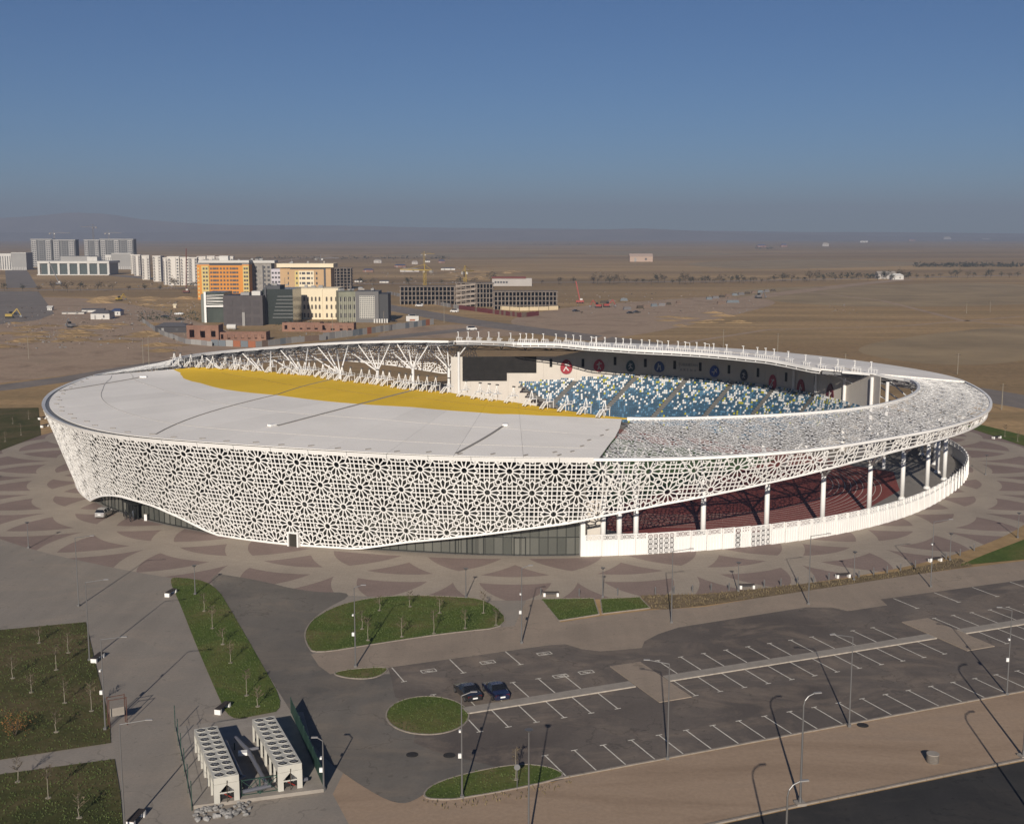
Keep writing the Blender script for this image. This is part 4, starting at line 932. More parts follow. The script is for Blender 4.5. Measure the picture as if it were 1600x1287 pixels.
# sport emblems on the stand wall
def egg(w, h, n=22):
    return [(w / 2 * math.sin(t) * (1 - .16 * math.cos(t)), h / 2 * -math.cos(t) * -1) for t in np.linspace(0, 2 * math.pi, n, endpoint=False)]
POSE = [  # limbs of generic athletes, unit box, head last
 [((-.25, -.4), (-.05, -.05)), ((-.05, -.05), (.12, .2)), ((.12, .2), (.3, .05)), ((-.05, -.05), (.22, -.35)), ((.12, .2), (-.15, .22)), (.2, .34)],
 [((-.1, -.42), (0, -.1)), ((0, -.1), (.0, .2)), ((0, .2), (.28, .22)), ((0, -.1), (.2, -.4)), ((0, .2), (-.22, .05)), (.03, .34)],
 [((-.2, -.35), (.05, -.12)), ((.05, -.12), (-.05, .15)), ((-.05, .15), (.22, .25)), ((.05, -.12), (.28, -.28)), ((-.05, .15), (-.25, .0)), (-.05, .3)],
 [((-.25, -.38), (-.12, -.08)), ((-.12, -.08), (-.1, .2)), ((-.1, .2), (.1, .05)), ((.2, -.38), (.12, -.05)), ((.12, -.05), (.12, .2)), (-.1, .32)],
 [((-.28, -.1), (.0, -.05)), ((0, -.05), (.2, .1)), ((.2, .1), (.32, -.12)), ((0, -.05), (-.05, -.35)), ((.2, .1), (.02, .25)), (.27, .24)],
 [((-.22, -.32), (.0, -.2)), ((0, -.2), (.02, .1)), ((.02, .1), (.25, .05)), ((0, -.2), (.22, -.36)), ((.02, .1), (-.2, .2)), (.05, .26)],
 [((-.3, -.4), (-.08, -.1)), ((-.08, -.1), (.1, .15)), ((.1, .15), (.3, .28)), ((-.08, -.1), (.12, -.38)), ((.1, .15), (-.1, .3)), (.17, .3)],
 [((-.1, -.4), (-.12, -.1)), ((-.12, -.1), (-.02, .18)), ((-.02, .18), (.22, .08)), ((-.12, -.1), (.15, -.3)), ((.22, .08), (.1, -.08)), (.02, .32)],
 [((-.15, -.42), (-.02, -.08)), ((-.02, -.08), (-.02, .2)), ((-.02, .2), (.25, .24)), ((-.02, -.08), (.16, -.42)), ((-.02, .2), (.15, .08)), (.0, .34)]]
EM = [(885, 573, 3.5, 4.3, (.30, .02, .03), 'crimson', 'nearest the scoreboard'), (936, 571, 3.2, 3.6, (.42, .03, .05), 'red', 'second from the scoreboard'), (985, 572, 2.6, 3.4, (.02, .06, .07), 'dark green', 'third from the scoreboard'), (1030, 573, 3.0, 3.2, (.03, .07, .20), 'blue', 'left of the wall lettering'),
      (1116, 580, 3.0, 3.3, (.02, .07, .30), 'bright blue', 'right of the wall lettering'), (1162, 586, 2.4, 3.2, (.015, .03, .06), 'navy', 'above the middle of the seats'), (1207, 597, 2.7, 4.1, (.38, .03, .06), 'rose red', 'third from the right end'), (1251, 607, 3.1, 4.9, (.24, .015, .03), 'dark red', 'second from the right end'), (1297, 618, 3.4, 6.0, (.09, .015, .025), 'maroon', 'at the right end')]
for i, (px, py, w, h, colr, cn, wh) in enumerate(EM):
    u, c, rz = wall_at(px, py, .25)
    e = thing('wall_emblem', '%s egg-shaped sport emblem with white figure on stand wall, %s' % (cn, wh), 'emblem', c, rz, 'sport emblems on the stand wall')
    o = egg(w, h); mb = MB(); n = len(o); mb.add([(x, -.09, z) for x, z in o] + [(x, .12, z) for x, z in o], [tuple(range(n))[::-1] if True else 0, tuple(range(n, 2 * n))] + [(k, (k + 1) % n, n + (k + 1) % n, n + k) for k in range(n)])
    mb.obj('plate', mat('emblem_' + cn.replace(' ', '_'), colr, .5), e)
    mb = MB(); S = min(w * .9, h * .78)
    for a, b in POSE[i][:5]: mb.bar((a[0] * S, -.13, a[1] * S), (b[0] * S, -.13, b[1] * S), S * .10, .05, up=(0, 1, 0))
    hx, hz = POSE[i][5]; nn_ = 10; mb.add([(hx * S + S * .075 * math.cos(t), -.14, hz * S + S * .075 * math.sin(t)) for t in np.linspace(0, 6.283, nn_, endpoint=False)], [tuple(range(nn_))])
    mb.obj('figure', mat('emblem_white', (.62, .58, .54), .6), e)
# wall lettering
def text_mesh(txt, size, sp=1.0):
    cu = bpy.data.curves.new('lettering', 'FONT'); cu.body = txt; cu.size = size; cu.extrude = .04; cu.align_x = 'CENTER'; cu.space_character = sp; cu.resolution_u = 2
    o = bpy.data.objects.new('t', cu); COL.objects.link(o); dg = bpy.context.evaluated_depsgraph_get(); me = bpy.data.meshes.new_from_object(o.evaluated_get(dg)); bpy.data.objects.remove(o); return me
u, c, rz = wall_at(1075, 573, .18); tx = thing('wall_lettering', 'pale lettering on shaded stand wall between two blue emblems', 'lettering', c, rz)
m_let = mat('lettering_grey', (.33, .32, .31), .6)
for txt, sz, z, sp in (('TURKISTAN', 1.15, .15, 1.0), ('ARENA', 1.0, -1.25, 1.9)):
    me = text_mesh(txt, sz, sp); me.materials.clear(); me.materials.append(m_let); o = link('letters', me, tx, (0, 0, z)); o.rotation_euler = (math.pi / 2, 0, 0)

# ================================================================== STREET FURNITURE
def make_lamp(h, arm, adir, box):
    r = thing('lamp_post', 'x', 'lamp post', group='lamp posts round the stadium')
    mb = MB(); mb.tube((0, 0, 0), (0, 0, h), .10, .05, 8); mb.box((0, 0, .15), (.34, .34, .3)); mb.obj('pole', m_pole, r)
    if arm:
        mb = MB(); mb.tube((0, 0, h - .05), (arm * adir, 0, h + .28), .05, .045, 6); mb.obj('arm', m_pole, r)
        MB().box((arm * adir + .25 * adir, 0, h + .32), (.62, .22, .09)).obj('lamp_head', mat('lamp_head_grey', (.26, .25, .24), .5), r)
    else:
        MB().tube((0, 0, h - .15), (0, 0, h + .08), .12, .38, 10).obj('lamp_head', m_pole, r)
    if box:
        MB().box((-.2, -.1, h * .42), (.3, .2, .42)).obj('control_box', m_white, r); MB().box((-.18, -.1, h * .66), (.18, .34, .18)).obj('camera_housing', m_white, r)
    return r
LT = [ # base px, kind, label
 ((123, 947), 'ar', 'tall lamp post alone on the left forecourt before the silver car'), ((140, 1032), 'ar', 'tall lamp post at the far corner of the left lawn'), ((164.7, 1140), 'arb', 'tall lamp post with white boxes beside the near end of the left lawn'),
 ((195, 1300), 'ar', 'tall lamp post at the lower left edge beside the bottom lawn'), ((555.6, 1042), 'ab', 'tall lamp post with white box between oval lawn and small lawn'), ((815, 1005), 'ab', 'tall lamp post at the right tip of the oval lawn'),
 ((1049, 973), 'ar', 'tall lamp post on the sidewalk below the first wall gate'), ((1263, 944), 'ar', 'tall lamp post on the sidewalk beside the middle of the verge'), ((1454, 917), 'arb', 'tall lamp post on the sidewalk near the right bench'),
 ((722, 1246), 'ab', 'tall lamp post with white box in the lawn below the round lawn'), ((826, 1318), 'a', 'bare tall pole rising from the lower edge before the parking'), ((1043, 1186), 'al', 'tall lamp post on the kerb at the first parking rows'),
 ((1326.7, 1135), 'al', 'tall lamp post on the kerb in the middle of the parking'), ((1573, 1085), 'alb', 'tall lamp post with white boxes on the kerb at right'), ((506, 1234), 'b6', 'post with white box at the corner of the chiller yard'),
 ((44.6, 856), 's', 'low lantern post on plaza at far left'), ((305, 929), 's', 'low lantern post at the tip of the strip lawn'), ((728, 934), 's', 'low lantern post behind the oval lawn'),
 ((941.7, 933), 's', 'low lantern post between the two small lawns'), ((1153, 924), 's', 'low lantern post beside the bench below the second gate'), ((1334, 906), 's', 'low lantern post beside the middle right bench'), ((1484, 875), 's', 'low lantern post at the right end of the verge'), ((1590, 840), 's', 'low lantern post at the right picture edge'),
 ((-40, 760), 's', 'low lantern post outside the left picture edge'), ((1540, 742), 's', 'low lantern post right of the perimeter wall')]
P_ = {'ar': make_lamp(10.1, 2.3, 1, False), 'al': make_lamp(10.1, 2.0, -1, False), 'arb': make_lamp(10.1, 2.3, 1, True), 'alb': make_lamp(10.1, 1.2, -1, True), 'ab': make_lamp(10.1, 0.9, 1, True), 'a': make_lamp(10.4, 0, 1, False), 'b6': make_lamp(5.0, .5, -1, True), 's': make_lamp(4.4, 0, 1, False)}
seen = set()
for px, kd, lab in LT:
    q = G(*px); rz = random.uniform(-.12, .12)
    if kd in seen: dup(P_[kd], q, rz, lab)
    else: seen.add(kd); P_[kd].location = tuple(q); P_[kd].rotation_euler = (0, 0, rz); P_[kd]['label'] = lab
# curved-arm street lights along the new road
def make_street():
    r = thing('street_light', 'x', 'street light', group='curved street lights along the new road'); mb = MB(); mb.tube((0, 0, 0), (0, 0, 9.6), .13, .08, 8); mb.tube((0, 0, 0), (0, 0, .7), .2, .16, 8)
    pts = [(0, 0, 9.6), (.12, 0, 10.1), (.45, 0, 10.5), (1.0, 0, 10.72)]; mb.path(pts, .065, 6); mb.obj('pole', m_galv, r); MB().box((1.35, 0, 10.76), (.7, .24, .1)).obj('lamp_head', mat('lamp_head_grey', (.26, .25, .24)), r)
    MB().box((0, 0, .12), (.9, .9, .24)).obj('footing', m_concl, r); return r
sl0 = make_street(); first_ = True
for px, lab in (((1250, 1256), 'curved street light on the road kerb with long shadow over the parking'), ((1599, 1182), 'curved street light at the right picture edge beside the road'), ((1224, 1424), 'street light whose head shows at the lower edge'), ((1626, 1293), 'street light beyond the lower right corner')):
    q = G(*px)
    if first_: sl0.location = tuple(q); sl0.rotation_euler = (0, 0, .2); sl0['label'] = lab; first_ = False
    else: dup(sl0, q, .2, lab)
# benches: two white end blocks and a slatted seat
def make_bench():
    r = thing('bench', 'x', 'bench', group='benches with white end blocks')
    for x in (-.78, .78): MB().box((x, 0, .22), (.26, .56, .44)).obj('end_block', m_white, r)
    for k in range(4): MB().box((0, -.21 + .14 * k, .48), (1.84, .12, .07)).obj('slat', mat('bench_wood', (.045, .035, .03), .7), r)
    MB().box((0, 0, .38), (1.28, .1, .1)).obj('rail', m_dsteel, r); return r
b0 = make_bench(); first_ = True
for px, rz, sc_, lab in (((861, 931), 0, 1.25, 'bench at the edge of the small lawn left of the lantern'), ((1167, 919), .05, 1.25, 'bench beside the verge below the second wall gate'), ((1317, 902), .2, 1.25, 'bench beside the verge in the middle of the right plaza'), ((1461, 877), .35, 1.25, 'bench at the right end of the verge'),
                       ((267, 929), 1.35, 1.3, 'bench seen end-on at the tip of the strip lawn'), ((153, 1031), 1.45, 1.3, 'bench seen end-on beside the left lawn'), ((348, 1110), 1.3, 1.3, 'bench seen end-on above the chillers'), ((213, 1283), 1.4, 1.3, 'bench seen end-on at the lower left edge'), ((66, 655), 1.2, 1.4, 'bench beside the far left lawn, farther one'), ((70, 667), 1.2, 1.4, 'bench beside the far left lawn, nearer one'), ((1557, 685), .4, 1.4, 'bench beside the lawn at the right edge')):
    q = G(*px)
    if first_: b0.location = tuple(q); b0.rotation_euler = (0, 0, rz); b0['label'] = lab; b0.scale = (sc_,) * 3; first_ = False
    else: dup(b0, q, rz, lab, (sc_,) * 3)
bo = MB(); bo.tube((0, 0, 0), (0, 0, .85), .09, n=8); bo.tube((0, 0, .85), (0, 0, .95), .09, .03, 8); bo.tube((0, 0, .62), (0, 0, .7), .12, n=8)
bm = None
for i, px in enumerate([(845, 930), (905, 931), (965, 930), (1024, 928), (1053, 927), (1082, 925), (1111, 923), (1139, 922), (1194, 917), (1220, 915), (1246, 912), (1271, 910), (1295, 906), (1342, 902), (1365, 898), (1386, 895), (1407, 891), (1430, 886), (1478, 874), (1500, 868), (1522, 860)]):
    q = G(*px); o = bo.obj('bollard', m_pole) if bm is None else link('bollard', bm); bm = o.data; o.location = tuple(q); o.scale = (1.2, 1.2, 1.25)
    tag(o, 'dark bollard on the plaza edge, %s from the left' % od(i), 'bollard', 'bollards along the plaza edge')
# concrete well ring on the sand
q = G(1457, 1190); w_ = thing('well_ring', 'grey concrete well ring standing on the sand strip', 'concrete ring', q)
mb = MB(); n = 24
for k in range(n):
    t0, t1 = 2 * math.pi * k / n, 2 * math.pi * (k + 1) / n
    c0, s0, c1, s1 = math.cos(t0), math.sin(t0), math.cos(t1), math.sin(t1)
    mb.add([(.72 * c0, .72 * s0, 0), (.72 * c1, .72 * s1, 0), (.72 * c1, .72 * s1, 1.05), (.72 * c0, .72 * s0, 1.05), (.6 * c0, .6 * s0, 0), (.6 * c1, .6 * s1, 0), (.6 * c1, .6 * s1, 1.05), (.6 * c0, .6 * s0, 1.05)], [(0, 1, 2, 3), (5, 4, 7, 6), (3, 2, 6, 7)])
mb.obj('ring', mat('dark_concrete', (.15, .13, .11), .9, vary=.2, scale=3), w_); w_.scale = (.85, .85, .8); MB().tube((0, 0, 1.06), (0, 0, 1.16), .74, n=24).obj('lid', m_concl, w_)
# manholes
for i, (px, lab) in enumerate((((644, 1179), 'round manhole cover in the driveway, left of a pair'), ((702, 1180), 'round manhole cover in the driveway, right of a pair'), ((1348, 1133), 'open square pit cover beside the parking kerb'))):
    q = G(*px); mb = MB(); mb.tube((0, 0, .0), (0, 0, .05), .62, n=16); mb.tube((0, 0, .05), (0, 0, .07), .5, n=16); o = tag(mb.obj('manhole_cover', mat('cast_iron', (.03, .027, .024), .7)), lab, 'manhole'); o.location = (q[0], q[1], .02)
# info stand: four rusty posts and a panel
q = G(184, 1132); f_ = thing('notice_stand', 'notice stand of rusty posts with small panel on the promenade', 'sign', q, .5)
for x in (-.9, .9):
    for y in (-.5, .5): MB().tube((x, y, 0), (x, y, 3.2), .05, n=6).obj('post', mat('rusty_steel', (.10, .045, .03), .8), f_)
mb = MB(); mb.bar((-.9, -.5, 3.1), (.9, -.5, 3.1), .06); mb.bar((-.9, .5, 3.1), (.9, .5, 3.1), .06); mb.obj('top_rail', MATS['rusty_steel'], f_); MB().box((0, 0, 1.5), (1.5, .08, .9)).obj('panel', m_concl, f_)
q = G(808, 1232); f_ = thing('sign_post', 'small sign post in the lawn before the parking', 'sign', q); MB().tube((0, 0, 0), (0, 0, 2.4), .04, n=6).obj('post', m_pole, f_); MB().tube((0, -.05, 2.2), (0, .0, 2.2), .3, n=12).obj('sign_plate', m_dsteel, f_)

# ================================================================== SAPLINGS
def make_sapling(seed, h):
    r = np.random.RandomState(seed); t = thing('sapling', 'x', 'tree', group='young trees on the lawns'); mb = MB()
    mb.tube((0, 0, 0), (r.randn() * .06, r.randn() * .06, h * .45), .045, .035, 6); mb.tube((0, 0, h * .44), (.05, .02, h), .04, .012, 5); mb.tube((0, 0, 0), (0, 0, .12), .35, .25, 8); mb.obj('trunk', m_bark, t)
    cr = MB()
    for _ in range(20):
        z = h * (.45 + .5 * r.rand()); a = r.rand() * 6.28; L = .35 + .75 * r.rand() * (1.2 - z / h); p0 = np.array([0, 0, z]); p1 = p0 + (math.cos(a) * L, math.sin(a) * L, L * .75); cr.bar(p0, p1, .022, .022, caps=False)
        for _k in range(3):
            c = p0 + (p1 - p0) * (.4 + .6 * r.rand()); d = r.randn(3) * .08; e = r.randn(3) * .08; cr.add([c, c + d, c + e], [(0, 1, 2)])
    cr.obj('crown', m_twig, t); return t
SAP = [make_sapling(k, h) for k, h in enumerate((2.2, 2.7, 3.2))]; sfirst = [True] * 3
SP = {'oval lawn': [(593, 954), (565.6, 983), (575, 1000.6), (640.6, 948), (628, 995), (678, 990), (687, 958), (726.6, 982), (755.6, 958), (775, 977)],
      'strip lawn': [(319, 955), (332, 982), (348, 1007), (360, 1036), (385.5, 1087), (403, 1104)],
      'left lawn': [(61, 1005), (107, 1020), (88, 1047), (49, 1082), (101, 1098.6), (143, 1111), (88, 1144), (20, 1060)],
      'bottom left lawn': [(28, 1222), (75.5, 1247), (124, 1278)], 'far left lawn': [(8, 690), (33, 680), (20, 662), (45, 655)], 'lawn at the right edge': [(1590, 690), (1570, 682)], 'lawn before the parking': [(806, 1218)]}
for nm, ps in SP.items():
    for i, px in enumerate(ps):
        k = (i * 7 + len(nm)) % 3; q = G(*px); lab = 'bare pale young tree on the %s, %s from the left' % (nm, od(sorted(ps).index(px)))
        if sfirst[k]: SAP[k].location = tuple(q); SAP[k]['label'] = lab; sfirst[k] = False
        else: dup(SAP[k], q, random.random() * 6, lab)
q = G(24, 1150); t = thing('autumn_bush', 'orange-leaved bush on the left lawn', 'bush', q); mb = MB(); cr = MB(); r_ = np.random.RandomState(4)
for _ in range(12):
    a = r_.rand() * 6.28; mb.tube((0, 0, 0), (math.cos(a) * 1.1 * r_.rand(), math.sin(a) * 1.1 * r_.rand(), 1.2 + r_.rand()), .03, .012, 5)
for _ in range(420):
    c = r_.randn(3) * (.75, .75, .55) + (0, 0, 1.5); c[2] = max(.3, c[2]); d = r_.randn(3) * .09; e = r_.randn(3) * .09; cr.add([c, c + d, c + e], [(0, 1, 2)])
mb.obj('stem', m_bark2, t); cr.obj('crown', m_autumn, t)

# ================================================================== VEHICLES AND PEOPLE
def make_car(name, label, paint, kind='sedan', loc=(0, 0, 0), rz=0.0, group=None):
    r = thing(name, label, 'car' if kind != 'van' else 'van', loc, rz, group)
    # stations along x (front +): x, z low, z belt, half width belt, z roof, half width roof
    if kind == 'sedan': S = [(2.35, .45, .62, .62, .62, .6), (2.2, .28, .72, .80, .72, .78), (1.2, .24, .92, .88, .92, .84), (.95, .24, .94, .89, .96, .80), (.25, .24, .95, .90, 1.40, .62), (-.65, .24, .95, .90, 1.43, .63), (-1.45, .24, .97, .89, 1.08, .74), (-1.6, .24, .98, .88, .99, .80), (-2.25, .28, .95, .82, .95, .80), (-2.38, .42, .80, .70, .80, .68)]
    elif kind == 'suv': S = [(2.25, .5, .75, .66, .75, .64), (2.1, .32, .90, .84, .90, .82), (1.15, .3, 1.05, .91, 1.06, .86), (.95, .3, 1.06, .92, 1.1, .82), (.35, .3, 1.07, .93, 1.62, .68), (-.8, .3, 1.07, .93, 1.68, .69), (-1.85, .3, 1.07, .91, 1.58, .67), (-2.15, .34, 1.05, .88, 1.12, .76), (-2.28, .45, .9, .8, .9, .78)]
    else: S = [(2.6, .45, .9, .75, .9, .72), (2.45, .3, 1.1, .92, 1.1, .9), (1.9, .3, 1.25, .96, 1.3, .88), (1.4, .3, 1.3, .97, 2.1, .76), (-2.3, .3, 1.3, .97, 2.15, .78), (-2.5, .36, 1.25, .93, 1.9, .76)]
    nS = len(S); body = MB(); gl = MB(); vs = []
    for (x, zl, zb_, w, zt, wt) in S: vs += [(x, -w * .94, zl), (x, -w, (zl + zb_) / 2), (x, -w, zb_), (x, -wt, zt), (x, wt, zt), (x, w, zb_), (x, w, (zl + zb_) / 2), (x, w * .94, zl)]
    fb, fg = [], []
    for i in range(nS - 1):
        for e in range(7):
            f = (8 * i + e, 8 * i + 1 + e, 8 * i + 9 + e, 8 * i + 8 + e)
            hi = max(S[i][4] - S[i][2], S[i + 1][4] - S[i + 1][2]) > .25; both = min(S[i][4] - S[i][2], S[i + 1][4] - S[i + 1][2]) > .3
            if (e in (2, 4) and hi) or (e == 3 and hi and not both): fg.append(f)
            else: fb.append(f)
    fb += [tuple(range(8))[::-1], tuple(range(8 * (nS - 1), 8 * nS))]
    body.add(vs, fb); b = body.obj('body', paint, r, smooth=False); gl.add(vs, fg); gl.obj('glass', m_glassc, r)
    mb = MB()
    for (x, zl, zb_, w, zt, wt) in S:
        if zt - zb_ > .4: mb.bar((x, -w * .99, zb_), (x, -wt, zt), .07, .05); mb.bar((x, w * .99, zb_), (x, wt, zt), .07, .05)
    mb.obj('pillars', paint, r)
    hw = S[3][3]; zr = .34 if kind == 'sedan' else .37
    for x in (1.42, -1.4):
        for s_ in (-1, 1):
            wv = MB(); wv.tube((x, s_ * (hw - .2), zr), (x, s_ * (hw + .015), zr), zr, n=16); wo = wv.obj('wheel', m_rubber, r); rm = MB(); rm.tube((x, s_ * (hw + .012), zr), (x, s_ * (hw + .03), zr), zr * .62, n=12); rm.obj('rim', m_galv, wo)
    xr, xf = S[-1][0], S[0][0]; zl_b = S[-2][2] - .16
    for s_ in (-1, 1):
        MB().box((S[-2][0] - .02, s_ * (S[-2][3] - .22), zl_b), (.14, .36, .18)).obj('tail_light', mat('tail_light', (.16, .008, .008), .3), r)
        MB().box((S[1][0] + .02, s_ * (S[1][3] - .22), S[1][2] - .12), (.12, .34, .16)).obj('headlight', mat('headlight_glass', (.55, .55, .52), .2), r)
        MB().box((.62 if kind != 'van' else 1.7, s_ * (hw + .1), S[3][2] + .08), (.14, .2, .14)).obj('mirror', paint, r)
    MB().box((xr - .02, 0, .62 if kind == 'sedan' else .78), (.04, .54, .15)).obj('number_plate', mat('plate_white', (.85, .85, .82), .4), r)
    MB().box(((xr + S[-2][0]) / 2 - .03, 0, .45), (.2, S[-1][3] * 2, .16)).obj('rear_bumper', paint, r)
    return r
HD = math.atan2(-PN[1], -PN[0])
m_blk = mat('black_car_paint', (.018, .018, .020), .25, spec=.6, coat=.8); m_blue = mat('dark_blue_car_paint', (.012, .016, .045), .25, spec=.6, coat=.8); m_sil = mat('silver_car_paint', (.55, .53, .50), .3, .5, coat=.6)
cA = make_car('parked_car', 'black sedan parked beside the round lawn', m_blk, 'sedan', G(730, 1087), HD + .02, 'cars in the parking'); cA.scale = (1.06,) * 3
cB = make_car('parked_car', 'dark blue sedan parked right of the black one', m_blue, 'sedan', G(774, 1085), HD - .03, 'cars in the parking'); cB.scale = (1.06,) * 3
cC = make_car('parked_car', 'silver hatchback standing before the left entrance', m_sil, 'suv', G(164, 806), rad(84)); cC.scale = (1.05,) * 3
vn = make_car('minibus', 'white minibus driving on the road behind the stadium', mat('white_car_paint', (.72, .7, .66), .35, coat=.4), 'van', G(710, 488), rad(150), 'vehicles on the far road'); vn.scale = (1.15,) * 3
for px, rz, lab in (((655, 479), 150, 'white van farther up the road behind the stadium'), ((737, 516), 20, 'van on the near road just above the far roof'), ((645, 497), 20, 'van on the near road left of the minibus')):
    dup(vn, G(*px), rad(rz), lab, (1.1,) * 3)
car2 = make_car('parked_car', 'dark car parked on the site beside the dark shed', m_blk, 'sedan', G(282, 500), .4, 'cars on the building site')
for px, rz, lab in (((258, 496), .2, 'car parked left of the dark car on the building site'), ((25, 492), .1, 'car on the paved lot at far left'), ((985, 490), .3, 'dark truck-like car alone on the soil path right'), ((995, 489), .1, 'car just right of the dark one on the soil path'), ((900, 487), .2, 'car parked by the red machines'), ((614, 503), .4, 'car behind the billboard fence')): dup(car2, G(*px), rz, lab, (1.15,) * 3)

def make_person(label, loc, rz, cols, pose):
    t = thing('person', label, 'person', loc, rz, 'people at the entrance')
    a = pose
    vs = [(0, 0, .95), (0, .01, 1.2), (0, .0, 1.42), (0, 0, 1.53), (0, .01, 1.66), (0, .0, 1.76), (-.19, 0, 1.42), (-.25, -.03 + a * .05, 1.15), (-.22, -.12 + a * .1, .92), (.19, 0, 1.42), (.25, .02 - a * .05, 1.15), (.23, -.10 - a * .1, .92), (-.10, 0, .9), (-.11, -.06 * a, .5), (-.12, .05 * a, .06), (-.12, -.14 + .05 * a, .04), (.10, 0, .9), (.11, .08 * a, .5), (.12, -.04 * a, .06), (.12, -.16 - .04 * a, .04)]
    es = [(0, 1), (1, 2), (2, 3), (3, 4), (4, 5), (2, 6), (6, 7), (7, 8), (2, 9), (9, 10), (10, 11), (0, 12), (12, 13), (13, 14), (14, 15), (0, 16), (16, 17), (17, 18), (18, 19)]
    rs = [.15, .15, .17, .06, .10, .07, .075, .055, .04, .075, .055, .04, .09, .07, .05, .04, .09, .07, .05, .04]
    me = bpy.data.meshes.new('body'); me.from_pydata(vs, es, []); me.materials.append(cols[0]); o = link('body', me, t); md = o.modifiers.new('skin', 'SKIN')
    if len(me.skin_vertices) == 0:
        bpy.context.view_layer.objects.active = o
        try: bpy.ops.mesh.customdata_skin_add()
        except Exception: pass
    if len(me.skin_vertices):
        for i, r_ in enumerate(rs): me.skin_vertices[0].data[i].radius = (r_, r_)
        me.skin_vertices[0].data[0].use_root = True
    sb_ = o.modifiers.new('sub', 'SUBSURF'); sb_.levels = 1; sb_.render_levels = 1
    n = 10; hm = MB(); pr = [(0, 1.83), (.075, 1.80), (.105, 1.74), (.105, 1.68), (.085, 1.63)]
    for k in range(n):
        t0, t1 = 2 * math.pi * k / n, 2 * math.pi * (k + 1) / n
        for (r0, z0), (r1, z1) in zip(pr[:-1], pr[1:]): hm.add([(r0 * math.cos(t0), .025 + r0 * math.sin(t0), z0), (r1 * math.cos(t0), .025 + r1 * math.sin(t0), z1), (r1 * math.cos(t1), .025 + r1 * math.sin(t1), z1), (r0 * math.cos(t1), .025 + r0 * math.sin(t1), z0)], [(0, 1, 2, 3)])
    hm.obj('hair', m_rubber, t, smooth=True); return t
cd = mat('dark_coat', (.02, .02, .022), .8); cg = mat('grey_coat', (.09, .10, .12), .8)
make_person('person in dark clothes standing nearest the silver car', G(196.5, 811), .5, (cd,), .4); make_person('person in dark clothes standing in front of the entrance group', G(204, 815), 2.6, (cd,), 1.0); make_person('person in grey coat standing before the left entrance doors', G(209, 810), 4.0, (cg,), .3); make_person('person in dark clothes at the entrance doors', G(216, 806), 3.3, (cd,), .6)
q = G(228, 813); t = thing('white_post', 'white pillar block beside the left entrance', 'pillar', q); MB().box((0, 0, .6), (.5, .4, 1.2)).obj('block', m_white, t); MB().box((0, 0, 1.23), (.58, .48, .06)).obj('cap', m_concl, t)

